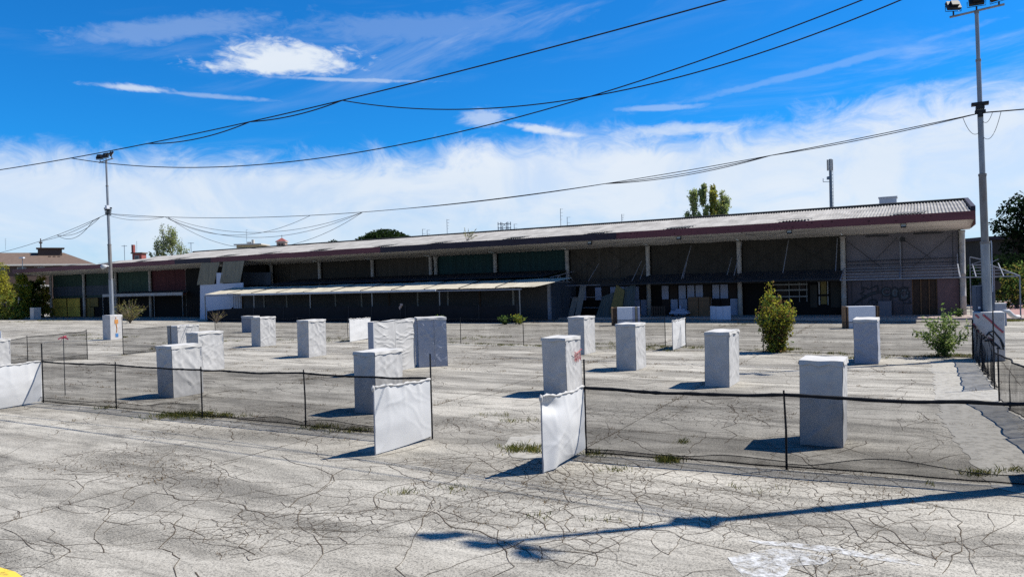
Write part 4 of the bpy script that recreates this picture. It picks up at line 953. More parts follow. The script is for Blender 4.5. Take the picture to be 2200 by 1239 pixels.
def solve(F_, dirn, px):                   # how far along a grid direction a ground line must run to reach a photo column (near the ground)
    n_ = AX_R - AX_F*((px-1100)/FOC)        # plane of that image column
    o = Vector((0,0,CAM_H)); base = (F_-o).dot(n_); return -base/dirn.dot(n_)
boxes = [  # near edge base px, left px, right px, top-edge py, label
    ((373,855), 340, 437, 748, 'white covered box standing behind the left front net, nearest of the left three', 0),
    ((428,800), 403, 482, 718, 'white covered box with diagonal creases, between two others at left', 1),
    ((383,745), 361, 429, 703, 'covered box at the end of the left side net, partly hidden behind the creased one', 2),
    ((546,714), 509, 552, 681, 'farthest grey covered box near the left end of the shade cloth', 3),
    ((560,745), 541, 593, 684, 'tall covered box with creased lit side, before the farthest grey box', 4),
    ((664,768), 640, 701, 691, 'lone covered box between the creased box and the free standing square screen', 5),
    ((808,890), 763, 866, 762, 'covered box behind the left gate screen, before the long screen wall', 6),
    ((1219,850), 1169, 1251, 731, 'covered box with red scribble behind the right gate screen', 7),
    ((1256,762), 1222, 1279, 684, 'covered box directly behind the one with the red scribble', 8),
    ((1367,796), 1325, 1388, 700, 'covered box in front of the white board stack with timber end', 9),
    ((1567,832), 1515, 1588, 718, 'covered box standing before the curved white panel, left of the yellow shrub', 10),
    ((1811,962), 1719, 1820, 783, 'largest covered box nearest the camera behind the right front net', 11),
    ((1887,782), 1836, 1893, 690, 'rumpled grey covered box before the graffiti wall', 12),
    ((73,687), 65, 88, 662, 'small distant white box under the green trees at far left', 13),
    ((-12,800), -40, 24, 733, 'covered box cut by the left edge of the picture', 14),
]
for (fe, pl, pr_, pt, label, sd) in boxes:
    F_ = G(*fe); w = solve(F_, -BX, pl); d = solve(F_, BY, pr_)
    up = P(fe[0], pt, F_.y).z
    w = max(.55, min(1.3, w)); d = max(.55, min(1.6, d)); h = max(1.2, min(1.75, up+.05))
    th = cover_box(F_, ANG, w, d, h, label, 100+sd*7, ('cloth_grey','cloth_lid') if sd in (3, 12) else ('cloth','cloth_lid'), wr=1.3 if sd in (4,1,12,0,5) else 1.1, nfold=20 if sd in (1,4,6,12,0,5) else 13)
    if sd == 7:                            # red scribble on the lit side
        rmb = MB(); rr = random.Random(2)
        for k in range(9):
            y0 = d*.45+.05*k; z0 = h-.42-rr.random()*.05; pts = [(.034, y0, z0), (.036, y0+.03, z0-.10-.05*rr.random()), (.034, y0+.015, z0-.2-.1*rr.random())]
            rmb.tube(pts, .007, 4)
        rmb.tube([(.034, d*.45, h-.40), (.036, d*.6, h-.46), (.034, d*.95, h-.38)], .007, 4)
        rmb.build('red_scribble', MT['red'], th)
# long screen wall of two creased sheets and the turned box at its end
F_ = G(800, 806); rnd = random.Random(8)
sw = thing('screen_wall', (F_.x, F_.y, 0), 'long pale blue screen wall of two creased sheets in the middle of the yard', 'screen', None, ANG)
tot = 2.42; hh = 1.9
for k in range(2):
    q = MB(); fl = [(rnd.uniform(0,1.2), rnd.uniform(0.1,hh), .95, rnd.uniform(-.35,.35), rnd.uniform(.02,.05), rnd.uniform(.2,.5), rnd.uniform(.01,.025)) for _ in range(22)]
    for sgn, x in ((1, .11), (-1, -.11)):
        q.grid(lambda u, v: (x + sgn*min(1, min(u,1-u)*12)*(fold_d(fl, 1.2*u, hh*v)+.02*noise.noise(Vector((u*3+k*9, v*3, k)))), tot/2*(k+u)+(.012 if k and u == 0 else 0), .005+hh*v), 30, 44)
    q.box(-.112, .112, tot/2*k-.006+.014*k, tot/2*k+.01+.014*k, .005, hh)
    q.build('screen_sheet', MT['cloth'], sw, smooth=False)
q = MB(); q.grid(lambda u, v: (-.13+.26*u, -.02+(tot+.04)*v, hh+.01+.012*math.sin(v*14)), 4, 30); q.build('top_hem', MT['cloth_lid'], sw)
q = MB(); q.box(-.125, .125, -.03, -.012, 0.004, hh+.005); q.build('shaded_end_sheet', MT['cloth_grey'], sw)  # grey sheet puts the end face's shade into its colour
F2 = G(962, 786); th = cover_box(F2, R(14), 1.12, .95, 1.9, 'covered box, its face shade coloured in, with a seam at the far end of the screen wall', 777, ('cloth_grey','cloth_lid'), wr=1.2, nfold=26)  # grey cover colour carries the shade of the turned face
q = MB(); q.box(-.48, -.455, -.035, -.015, .02, 1.85); q.build('seam', MT['cloth_grey'], th)
# low wrapped box behind the right pole
F3 = G(2163, 700); th = cover_box(F3, ANG, 1.3, .8, 1.25, 'grey wrapped box with white sheet on top behind the right pole', 901, ('cloth_grey','cloth'), wr=1.5)

# ================================================================== CLOTH SCREENS at the gates
def screen(p0, p1, h0, h1, label, seed, mode=0, post1=None, belly=.06):
    """cloth between two ground points; p0 is the free edge"""
    th = thing('cloth_screen', (p0.x, p0.y, 0), label, 'screen', 'white cloth screens at the fence gaps')
    d = p1-p0; d.z = 0; ln = d.length; t = d.normalized(); nn = Vector((t.y, -t.x, 0)); rnd = random.Random(seed)
    q = MB(); fl = folds(rnd, ln, h0, 9)
    def f(u, v):
        h = h0+(h1-h0)*u; top = h - .05*math.sin(math.pi*u)*(1 if mode else .35) - .012*math.sin(u*17+seed)
        b_ = belly*math.sin(math.pi*min(1,max(0,u)))*math.sin(math.pi*min(1,.08+v*.9))
        dr = 0
        if mode:                            # slack cloth: a deep scoop under the free corner
            c1 = math.exp(-(((u-.16)/.18)**2 + ((v-.86)/.10)**2)); c2 = math.exp(-(((u-.42+.25*(1-v))/.10)**2))*max(0, 1-v)
            dr = -.10*c1 + .07*c2*(1-v)
        for k in range(3):                  # drawn-down pleats from the ties
            c = .22+.28*k; dr += .014*math.exp(-((u-c-.04*(1-v))/.025)**2)*v**2
        p = p0 + t*(ln*u) + nn*(b_ + dr + .5*fold_d(fl, ln*u, h0*v) + .012*noise.noise(Vector((u*4+seed, v*4, seed))))
        return (p.x, p.y, .015+(top-.015)*v + (.10*(1-v)**6*u if mode else .05*(1-v)**6*u*u))
    q.grid(f, 40, 46); q.build('cloth', MT['banner'], th, th.location, smooth=True)
    hm = MB(); pts = [Vector(f(k/24, 1.0))+Vector((0,0,.0)) for k in range(25)]
    hm.tube(pts, [.022+.010*math.sin(k*1.9+seed) for k in range(25)], 7); hm.build('rolled_hem', MT['cloth_lid'], th, th.location, smooth=True)
    for p, hx, r_ in ((p0, h0, .014), (p1, (post1 or h1), .018)):
        off = t*(-.02 if p is p0 else .03)
        m_ = MB(); m_.tube([p+off, p+off+Vector((0,0,hx))], r_, 6); m_.build('pole', MT['black'] if p is p1 else MT['tubes'], th, th.location)
    kn = MB(); kn.lathe(Vector((p0.x, p0.y, h0-.02))-t*.03, [(.01,-.08),(.03,-.05),(.035,0),(.02,.03),(.005,.05)], 7); kn.build('tie_knot', MT['cloth_lid'], th, th.location)
    return th
hgt = lambda g_, px, py: P(px, py, g_.y).z
a0, a1 = G(808,977), G(927,943)
screen(a0, a1, hgt(a0,808,830), hgt(a1,922,815), 'flat white cloth screen at the left side of the middle gate', 1, 0, hgt(a1,921,760), .03)
b0, b1 = G(1168,1016), G(1258,976)
screen(b0, b1, hgt(b0,1167,850), hgt(b1,1253,829), 'slack bulging white cloth screen at the right side of the middle gate', 2, 1, hgt(b1,1250,772), .09)
c1_ = G(91,865); c0_ = c1_ - BY*1.75
screen(c0_, c1_, 1.22, hgt(c1_,84,775), 'white cloth screen cut off by the left edge of the picture', 3, 0, hgt(c1_,84,738), .06)
d0, d1 = G(752,734), G(797,727)
screen(d0, d1, hgt(d0,750,685), hgt(d1,796,682), 'free standing square white screen in front of the shade cloth', 4, 0, None, .02)
e0_, e1_ = G(1446,752), G(1473,743)
screen(e0_, e1_, hgt(e0_,1445,689), hgt(e1_,1473,683), 'narrow white screen in the back fence, right of the timber ended board stack', 5, 0, None, .03)

# ================================================================== NET FENCES
def fence(label, posts, hts, net='net', top_r=.02, sag=.05, folds_=.02, extra=.0, bottom_lift=.03, posts_h=None, end_posts=(True, True), seed=0, band=1.0):
    o = posts[0]; th = thing('net_fence', (o.x, o.y, 0), label, 'fence', 'black net fences round the yard'); L0 = th.location; rnd = random.Random(seed)
    for i, p in enumerate(posts):
        if (i == 0 and not end_posts[0]) or (i == len(posts)-1 and not end_posts[1]): continue
        h = (posts_h[i] if posts_h else hts[i]+.08); m_ = MB(); m_.tube([p, p+Vector((rnd.uniform(-.01,.01), rnd.uniform(-.01,.01), h*.5)), p+Vector((rnd.uniform(-.02,.02),0,h))], [.019,.019,.015], 7); m_.build('post', MT['black'], th, L0)
    for i in range(len(posts)-1):
        p, q_ = posts[i], posts[i+1]; d = q_-p; ln = d.length; t = d.normalized(); nn = Vector((t.y, -t.x, 0)); so = rnd.random()*40
        nu = max(10, int(ln/(.05 if net == 'net_side' else .10))); sg = sag*ln/2.2
        top = lambda u: hts[i]+(hts[i+1]-hts[i])*u - sg*4*u*(1-u)*.5 + .018*noise.noise(Vector((u*ln*1.6+so, 0, so)))
        bot = lambda u: bottom_lift + .03*max(0, noise.noise(Vector((u*ln*.8+so, 5, so))))
        def f(u, v):
            off = folds_*(.35+.65*(1-v) if net == 'net_side' else 1)*noise.noise(Vector((u*ln*3.0+so, v*.8, so))) + extra*noise.noise(Vector((u*ln*1.1+so, v*2+3, so))) + .03*(1-v)**3
            pp = p + t*(ln*u) + nn*off; z = bot(u)+(top(u)-bot(u))*v
            return (pp.x, pp.y, z)
        m_ = MB(); m_.grid(f, nu, 10); m_.build('net_panel', MT[net], th, L0)
        tp = MB(); path = [Vector(f(k/nu, 1.0)) for k in range(nu+1)]
        tp.tube(path, [top_r*(.75+.5*abs(noise.noise(Vector((k*.9+so, 2, so))))*band) for k in range(nu+1)], 6); tp.build('top_band', MT['shade_cloth'], th, L0, smooth=True)
        if net == 'net':
            sk = MB()                        # slack doubled hem of the net, lying in a wave along the ground
            def g2(u, v):
                w_ = .10+.22*max(0, .35+noise.noise(Vector((u*ln*.55+so, 8, so)))); q2 = p + t*(ln*u) + nn*(.04+.03*v+folds_*noise.noise(Vector((u*ln*2+so, 4, so))))
                return (q2.x, q2.y, .012+w_*v)
            sk.grid(g2, nu, 3); sk.build('slack_hem', MT[net], th, L0)
            se = MB(); se.tube([Vector(g2(k/nu, 1.0)) for k in range(nu+1)], .007, 4); se.build('hem_cord', MT['shade_cloth'], th, L0)
        bt = MB(); path = [Vector(f(k/nu, .02)) for k in range(nu+1)]; bt.tube(path, .011, 5); bt.build('bottom_band', MT['shade_cloth'], th, L0)
    return th
def posts_from(lst):                        # (base px, base py, top py)
    g_ = [G(x, y) for x, y, _ in lst]; return g_, [hgt(p, x, t) for p, (x, y, t) in zip(g_, lst)]
pl, hl = posts_from([(92,865,776),(250,878,783),(435,897,794),(657,918,801),(926,943,813)])
fence('net fence along the front left, from the left screen to the middle gate', pl, hl, 'net', .028, .035, .015, seed=1, end_posts=(False, False))
pr_, hr = posts_from([(1259,976,832),(1690,1008,848)])
dirf = (pr_[1]-pr_[0]).normalized(); far = pr_[1]+dirf*4.4
CORNER = far.copy()
pr_.append(far); hr.append(1.28)
fence('net fence along the front right, from the middle gate to the right', pr_, hr, 'net', .036, .05, .02, extra=.04, seed=2, posts_h=[.1, hgt(pr_[1],1686,838), 1.4], end_posts=(False, True))
s0, s1 = G(2147,862), CORNER
fence('near right side net fence, bunched in folds, running toward the camera', [s0, s0+(s1-s0)*.5, s1], [1.17,1.15,1.2], 'net_side', .024, .05, .15, .10, seed=3, posts_h=[hgt(s0,2146,745), 1.25, 1.3])
s2, s3 = G(2137,836), G(2091,771)
fence('far right side net fence, bunched in folds, up to the pole block', [s2, s2+(s3-s2)*.5, s3], [hgt(s2,2134,728), 1.2, hgt(s3,2090,694)], 'net_side', .024, .05, .15, .10, seed=4, posts_h=[hgt(s2,2133,668), 1.25, 1.4])
bp, bh = posts_from([(2090,771,692),(1640,757,688)])
e1b = G(1474,746)
fence('back net fence on the right, behind the yellow shrub', [bp[0], bp[1], e1b], [1.35,1.35,1.32], 'net_back', .016, .03, .02, seed=5)
bl = [G(1446,752), G(1246,748), G(1125,742), G(990,738), G(906,734)]
bl[0] = e1b - (bp[0]-bp[1]).normalized()*1.0
fence('middle stretch of the back net fence, either side of the twin posts', bl, [1.32,1.33,1.35,1.33,1.3], 'net_back', .013, .03, .02, seed=6)
tl = [G(748,732), G(640,728), G(463,725)]
fence('left stretch of the back net fence behind the lone covered box', tl, [1.3,1.3,1.3], 'net_back', .013, .03, .02, seed=7)
ls, lh = posts_from([(188,772,711),(60,779,724),(-60,788,744)])
fence('left side net fence running out of the picture past the pink ribbon', ls, lh, 'net', .018, .03, .02, seed=8)
l2 = [G(265,762), G(265,762)+BY*2.6+BX*.2]
fence('short left side net fence between the light pole and a covered box', l2, [hgt(l2[0],268,707), 1.3], 'net', .018, .03, .02, seed=9, posts_h=[hgt(l2[0],266,680), 1.35])
tg = G(75,790); th = thing('ribbon_stake', (c1_.x-.25, c1_.y+1.5, 0), 'thin stake with a pink ribbon behind the left net', 'stake')
m_ = MB(); m_.tube([(0,0,0),(0,0,1.9)], .012); m_.build('stick', MT['tubes_dark'], th)
for k in range(5):
    m_ = MB(); an = k*1.25; m_.grid(lambda u, v: (.16*u*math.cos(an)-.012*v, .10*u*math.sin(an), 1.86+.10*u*math.sin(an*1.7)-.06*u*u-.05*v), 5, 1); m_.build('ribbon', MT['pink'], th)
# half hidden notice plate at the left edge
nb = G(-2, 745); th = thing('notice_plate', (nb.x, nb.y, 0), 'white plate with grey mark cut by the left picture edge', 'sign')
m_ = MB(); m_.box(-.35, .15, -.015, .015, .55, 1.0); m_.build('plate', MT['white_board'], th)
m_ = MB(); m_.tube([(-.1,.03,0),(-.1,.03,.9)], .02); m_.build('stake', MT['tubes'], th)
m_ = MB(); m_.tube([(.10*math.cos(t)*.45+.06, -.022, .74+.10*math.sin(t)*.6) for t in [k*.45 for k in range(15)]], .012, 5, False); m_.tube([(.03,-.022,.76),(.05,-.022,.86),(.10,-.022,.90)], .012, 5); m_.build('mark', MT['tubes'], th)

# ================================================================== LIGHT POLES
def light_pole(base, label, seed, rz, bar_tilt=0.0, detail=True):
    th = thing('light_pole', (base.x, base.y, 0), label, 'light pole', 'floodlight poles of the yard', rz); rnd = random.Random(seed)
    q = MB(); q.box(-.45, .45, -.45, .45, 0, 1.7)
    blk = q.build('concrete_block', MT['block'], th)
    bv = blk.modifiers.new('bevel', 'BEVEL'); bv.width = .03; bv.segments = 2
    lean = -.012
    for z0, z1, r_, mt in ((1.7,4.15,.14,'galv'),(4.15,6.55,.118,'galv_old'),(6.55,8.95,.092,'galv'),(8.95,10.6,.075,'galv'),(10.6,12.3,.062,'galv')):
        m_ = MB(); m_.tube([(lean*z0,0,z0),(lean*z1,0,z1-.001)], r_, 12); m_.build('pole_section', MT[mt], th, smooth=False)
        m_ = MB(); m_.tube([(lean*z1,0,z1-.05),(lean*z1,0,z1+.03)], r_+.012, 12); m_.build('joint_collar', MT['galv_old'], th)
    tx = lean*12.3
    m_ = MB(); m_.tube([(tx-.82,0,12.28),(tx-.1,0,12.33),(tx+.1,0,12.35),(tx+.82,0,12.40)], .04, 6); m_.build('cross_bar', MT['galv'], th)
    for k, (x, yaw, pit) in enumerate(((-.70, .5, .5), (0.0, .1, .35), (.66, -.5, .55))):
        z = 12.36+.04*x
        fl = MB(); cy, sy = math.cos(yaw), math.sin(yaw); ax = Vector((cy, sy, 0)); fwd = Vector((-sy, cy, 0))*math.cos(pit) + Vector((0,0,-math.sin(pit))); upv = ax.cross(fwd)
        c = Vector((tx+x, 0, z+.34)); fl.obox(c, ax*.23, fwd*.06, upv*.16); fl.obox(c-fwd*.10, ax*.13, fwd*.05, upv*.10)
        f_ = fl.build('floodlight', MT['lamp_body'], th)
        g_ = MB(); g_.obox(c+fwd*.064, ax*.20, fwd*.003, upv*.13); g_.build('lens', MT['lamp_glass'], f_)
        g_ = MB(); g_.tube([Vector((tx+x,0,z)), Vector((tx+x,0,z+.14))], .03); g_.tube([c-ax*.28, c-ax*.28-Vector((0,0,.2)), c+ax*.28-Vector((0,0,.2)), c+ax*.28], .013, 5); g_.build('yoke', MT['lamp_body'], f_)
    for z, w_ in ((9.0,.26),(8.72,.16)):
        m_ = MB(); m_.box(lean*z-w_, lean*z+w_, -.13, .13, z, z+.10); m_.box(lean*z-w_*.5, lean*z+w_*.5, -.17, .17, z-.14, z-.03); m_.build('cable_clamp', MT['lamp_body'], th)
    m_ = MB(); m_.tube([(.145,-.05,2.4),(.14,-.05,4.1),(.125,-.05,4.2)], .02); m_.build('cable_duct', MT['gutter'], th)
    return th
P1, P2 = G(2125,772), G(243,729)
P3 = Vector((8.98, 10.8, 0))
P4 = P2 + (P3-P1)
pole1 = light_pole(P1, 'tall floodlight pole on a graffitied concrete block at the right end of the yard', 1, ANG)
pole2 = light_pole(P2, 'tall floodlight pole on a stickered white block at the left of the yard', 2, ANG)
pole3 = light_pole(P3, 'floodlight pole beyond the right edge whose shadow falls across the near yard', 3, ANG)
# writing and marks on the blocks
def stroke3(mb, pts, w): mb.tube(pts, w, 5)
m_ = MB(); y0 = -.455
stroke3(m_, [(-.18,y0,1.62),(.02,y0,1.42),(.22,y0,1.18),(.40,y0,1.0)], .035); stroke3(m_, [(-.47,y0,1.3),(-.3,y0,1.0),(-.1,y0,.85),(.1,y0,.72)], .03); stroke3(m_, [(-.4,y0,1.62),(-.3,y0,1.5)], .03)
m_.build('pink_graffiti', MT['graffiti_red'], pole1)
m_ = MB()
for L_ in ([(-.2,.75),(.0,1.0),(.12,1.05),(.2,.92),(.32,.75),(.42,.5)], [(-.15,.7),(.05,.72),(.15,.62),(.3,.45)], [(.0,.95),(.12,.8),(.02,.7),(.1,.55),(.22,.55)], [(.3,.8),(.4,.4),(.2,.45)]): stroke3(m_, [(x,y0-.004,z) for x, z in L_], .026)
m_.build('black_graffiti', MT['graffiti'], pole1)
m_ = MB(); m_.box(.452,.462,-.14,.12,1.1,1.38); m_.build('rusty_sticker', MT['sticker'], pole2)
m_ = MB(); m_.tube([(.455,-.03,1.1),(.455,.02,.8),(.455,-.02,.5)], .03, 5); m_.build('rust_streak', MT['sticker'], pole2)
m_ = MB(); m_.tube([(.455,-.05,1.55),(.455,-.02,1.45)], .03, 5); m_.build('rust_streak', MT['sticker'], pole2)
m_ = MB(); m_.box(.452,.462,-.10,.10,.18,.42); m_.build('blue_sticker', MT['blue_sticker'], pole2)
m_ = MB(); z = 5.05
m_.tube([(-.06,-.1,z),(-.06,-.28,z+.02),(-.0,-.36,z),(.12,-.62,z-.05)], [.05,.07,.10,.19], 10); m_.build('horn_speaker', MT['horn'], pole2, smooth=True)
m_ = MB(); m_.box(.0,.22,-.28,-.08,8.98,9.22); m_.build('white_box', MT['white_board'], pole2)
# cabinet and cloth by the right pole
th = thing('electric_cabinet', (P(2115,640,P1.y+.2).x, P1.y+.14, 0), 'blue grey electric cabinet just behind the right pole', 'cabinet')
m_ = MB(); m_.box(-.33, .33, 0, .24, 1.72, 2.62); m_.build('body', MT['cabinet'], th)
m_ = MB(); m_.box(-.31, -.005, -.02, -.003, 1.75, 2.59); m_.build('door', MT['cabinet'], th); m_ = MB(); m_.box(.005, .31, -.02, -.003, 1.75, 2.59); m_.build('door', MT['cabinet'], th)
m_ = MB(); m_.box(-.29, -.21, -.03, -.023, 1.80, 1.88); m_.build('notice', MT['white_board'], th)
m_ = MB(); m_.box(-.31, .31, .01, .2, 1.7, 1.718); m_.build('foot_rail', MT['tubes'], th)
th = thing('cloth_sling', (P1.x+.65, P1.y, 0), 'rolled white cloth hanging off the right side of the pole block', 'cloth')
m_ = MB(); m_.tube([(-.32,-.3,1.73),(-.15,-.3,1.71),(.0,-.25,1.58),(.2,-.15,1.50),(.42,-.05,1.50)], [.04,.08,.08,.07,.05], 9); m_.build('roll', MT['banner'], th, smooth=True)

# ================================================================== OVERHEAD CABLES
def catenary(p, q_, sag, n=48): return [p.lerp(q_, k/n) - Vector((0,0,sag*4*(k/n)*(1-k/n))) for k in range(n+1)]
def cable(label, spans, r_, group=None, mat='wire'):
    o = spans[0][0]; th = thing('overhead_cable', tuple(o), label, 'cable', 'cables strung between the light poles')
    for (p, q_, s_) in spans:
        m_ = MB(); m_.tube(catenary(p, q_, s_), r_, 5); m_.build('cable', MT[mat], th, o, smooth=True)
    return th
att = lambda P_, z: Vector((P_.x-.012*z, P_.y, z))
T1, T2, T3, T4 = att(P1, 8.72), att(P2, 8.68), att(P3, 8.75), att(P4, 8.7)
def on(p, q_, s_, t): return p.lerp(q_, t) - Vector((0,0,s_*4*t*(1-t)))
cable('thick main cable crossing the upper left sky over the left pole', [(T4, T3, 1.14), (on(T4,T3,1.14,.56), on(T4,T3,1.14,.645), .16), (on(T4,T3,1.14,.645), on(T4,T3,1.14,.709), .1)], .016)
w2a = on(T4,T3,1.14,.483); w3a = on(T4,T3,1.14,.709)
cable('slack lower cable looping under the thick main cable', [(w2a, T3-Vector((0,0,.1)), 1.62)], .013)
cable('slack cable leaving the thick main cable at mid sky', [(w3a, T3-Vector((0,0,.2)), 1.22)], .013)
m1 = lambda t: on(T2, T1, 1.52, t)
cable('long cable bundle between the left and right poles', [(T2, T1, 1.52), (m1(.72), m1(.86), .14), (m1(.72), m1(.86), .22), (m1(.86), T1, .10), (m1(.5), m1(.72), .10)], .016)
th = cable('thin cables drooping in loops below the long bundle near the left pole',
      [(T2-Vector((0,0,.1)), m1(.12), .28), (m1(.12), m1(.37), 1.15), (m1(.12), m1(.445), 1.35), (m1(.125), m1(.445), 1.05), (m1(.125), m1(.445), 2.0), (T2, m1(.12), .12)], .012, mat='wire_thin')
P5 = P2 + (P2-P1)*.55
T5 = att(P5, 6.3); m5 = lambda t: on(T2, T5, .9, t)
cable('cable bundle leaving the left pole out of the picture', [(T2, T5, .9), (m5(.03), m5(.22), .45), (m5(.06), m5(.22), .7), (m5(.03), m5(.30), .25)], .016)
T6 = T1 + (P1-P2).normalized()*30; T6.z = 8.6
cable('cable leaving the right pole out of the picture', [(T1, T6, .25)], .024)
th = cable('small slack loops of cable hanging at the right pole', [(T1-BX*.55-Vector((0,0,.06)), T1-Vector((0,0,.6)), .35), (T1+BX*.6, T1-Vector((0,0,.75)), .5), (T1+BX*.35, T1-Vector((0,0,.2)), .25)], .009)

# ================================================================== PLANTS
def leaves(mb, rnd, c, size, nmat, flat=0.0):
    a_ = Vector((rnd.gauss(0,1), rnd.gauss(0,1), rnd.gauss(0,1)*(1-flat))); a_ = a_.normalized() if a_.length > 0 else Vector((1,0,0))
    b_ = a_.cross(Vector((rnd.gauss(0,1), rnd.gauss(0,1), rnd.gauss(0,1)))); b_ = b_.normalized() if b_.length > 1e-6 else Vector((0,1,0))
    s_ = size*rnd.uniform(.6, 1.35); mb.cur = rnd.randrange(nmat) if isinstance(nmat, int) else nmat[0]
    mb.add([c-a_*s_, c+b_*s_*.45, c+a_*s_, c-b_*s_*.45], [(0,1,2,3)])
def plant(nm, base, label, cat, stems, leaf_n, leaf_size, mats, spread, height, seed, group=None, stem_r=.015, start=.15, jitter=.10, stem_mat='bark', droop=.0):
    rnd = random.Random(seed); th = thing(nm, (base.x, base.y, 0), label, cat, group); sm = MB(); lf = MB()
    for s_ in range(stems):
        an = rnd.random()*6.28; rr_ = spread*math.sqrt(rnd.random()); hh_ = height*rnd.uniform(.62, 1.0)*(1-.35*(rr_/max(spread,1e-6))**2)
        tip = Vector((math.cos(an)*rr_, math.sin(an)*rr_, hh_)); path = []
        for k in range(7):
            t = k/6; path.append(Vector((tip.x*t**1.3, tip.y*t**1.3, tip.z*t)) + Vector((rnd.gauss(0,.015), rnd.gauss(0,.015), 0))*height*.5*t)
        path[0] = Vector((rnd.gauss(0,.03), rnd.gauss(0,.03), 0))
        sm.tube(path, [stem_r*(1-.75*k/6) for k in range(7)], 5)
        for _ in range(leaf_n):
            t = start+(1-start)*rnd.random(); i = min(5, int(t*6)); p = path[i].lerp(path[i+1], t*6-i)
            p = p + Vector((rnd.gauss(0,1), rnd.gauss(0,1), rnd.gauss(0,.8)))*jitter*(1.1-.6*t)
            if p.z > .02: leaves(lf, rnd, p, leaf_size, len(mats))
    sm.build('stem', MT[stem_mat], th); lf.build('foliage', [MT[x] for x in mats], th)
    return th
sb = G(1668, 756); hs = hgt(sb, 1655, 602)
plant('yellow_shrub', sb, 'big yellow green shrub at the back fence right of centre', 'shrub', 52, 120, .07, ['leaf_yellow','leaf_yellow','leaf_green','leaf_rust'], .82, hs-.25, 31, None, .014, .05, .16)
t2 = plant('tall_sapling', sb+Vector((-.18,.1,0)), 'tall pointed leafy shoot rising from the big yellow shrub', 'sapling', 8, 190, .06, ['leaf_yellow','leaf_yellow','leaf_rust'], .25, hs+.35, 32, None, .014, .2, .17)
pb = G(2030, 766); plant('young_plant', pb, 'open leafy green plant by the back fence near the right pole', 'plant', 20, 95, .065, ['leaf_green','leaf_poplar'], 1.05, hgt(pb,2010,655), 33, None, .012, .15, .12)
for px, py, t, lb, sd in ((1115,696,670,'bushy weed below the last post of the lean-to',34), (1085,697,672,'dim weed against the shade cloth left of the bushy one',35), (945,697,676,'faint weed against the shade cloth behind the screen wall',36)):
    p = G(px, py); plant('weed_plant', p, lb, 'weed', 14, 26, .09, ['leaf_green','leaf_dark'] if sd > 34 else ['leaf_green','leaf_yellow'], .7, hgt(p,px,t), sd, 'weeds along the shade cloth', .012, .1, .12)
p = G(280, 694); plant('twiggy_bush', p, 'twiggy pale green bush right of the left light pole', 'bush', 60, 16, .08, ['leaf_grey','leaf_olive'], 1.9, hgt(p,280,640), 37, None, .02, .2, .16, 'twig')
p = G(465, 694); plant('bare_bush', p, 'bare brown twiggy bush at the left end of the shade cloth', 'bush', 26, 2, .06, ['leaf_olive'], 1.2, 1.6, 38, None, .012, .3, .1, 'twig')
p = G(2060, 684); plant('corner_weed', p, 'small dark weed at the right corner column of the hall', 'weed', 12, 20, .07, ['leaf_green','leaf_dark'], .6, .9, 39, None, .01, .1, .12)
rp = FP(1003,518,EO+.8); rpw = HW(rp.x, EO+.8, roof_z(EO+.8)-.02)
th = thing('roof_weed', tuple(rpw), 'pale twiggy weed growing on the edge of the hall roof', 'weed')
rnd = random.Random(44); sm = MB(); lf = MB()
for k in range(12):
    tip = Vector((rnd.uniform(-1.0,1.0), rnd.uniform(-.5,.5), rnd.uniform(.5,1.35))); sm.tube([Vector((0,0,0)), tip*.5+Vector((0,0,.05)), tip], .012, 4)
    for _ in range(16): leaves(lf, rnd, tip*rnd.uniform(.4,1.0)+Vector((rnd.gauss(0,.05), rnd.gauss(0,.05), 0)), .055, 2)
sm.build('stem', MT['twig'], th); lf.build('foliage', [MT['leaf_grey'], MT['leaf_yellow']], th)

# ---- trees
def crown_tree(nm, base, label, cat, blobs, n, size, mats, trunk_r, trunk_h, seed, group=None, limbs=5, dark_in=True, gap=.0):
    rnd = random.Random(seed); th = thing(nm, (base.x, base.y, 0), label, cat, group); tk = MB(); lf = MB()
    tk.tube([Vector((0,0,0)), Vector((.1,0,trunk_h*.5)), Vector((0,.05,trunk_h))], [trunk_r, trunk_r*.75, trunk_r*.55], 8)
    for i in range(limbs):
        c, r_ = blobs[i % len(blobs)][:2]; tk.tube([Vector((0,.05,trunk_h*.92)), Vector(c)*.6+Vector((0,0,trunk_h*.42)), Vector(c)], [trunk_r*.45, trunk_r*.25, trunk_r*.07], 5)
    tk.build('trunk', MT['bark'], th)
    wts = [b_[1][0]*b_[1][1]*b_[1][2] for b_ in blobs]; tot_ = sum(wts)
    for (c, r_), w_ in zip(blobs, wts):
        for _ in range(int(n*w_/tot_)):
            d = Vector((rnd.gauss(0,1), rnd.gauss(0,1), rnd.gauss(0,1))).normalized()*(rnd.random()**.38)
            p = Vector((c[0]+d.x*r_[0], c[1]+d.y*r_[1], c[2]+d.z*r_[2]))
            if gap and noise.noise(p*(1.1/max(.6, size*3))+Vector((seed,0,0))) < -gap: continue
            leaves(lf, rnd, p, size, len(mats))
    lf.build('crown', [MT[x] for x in mats], th); return th
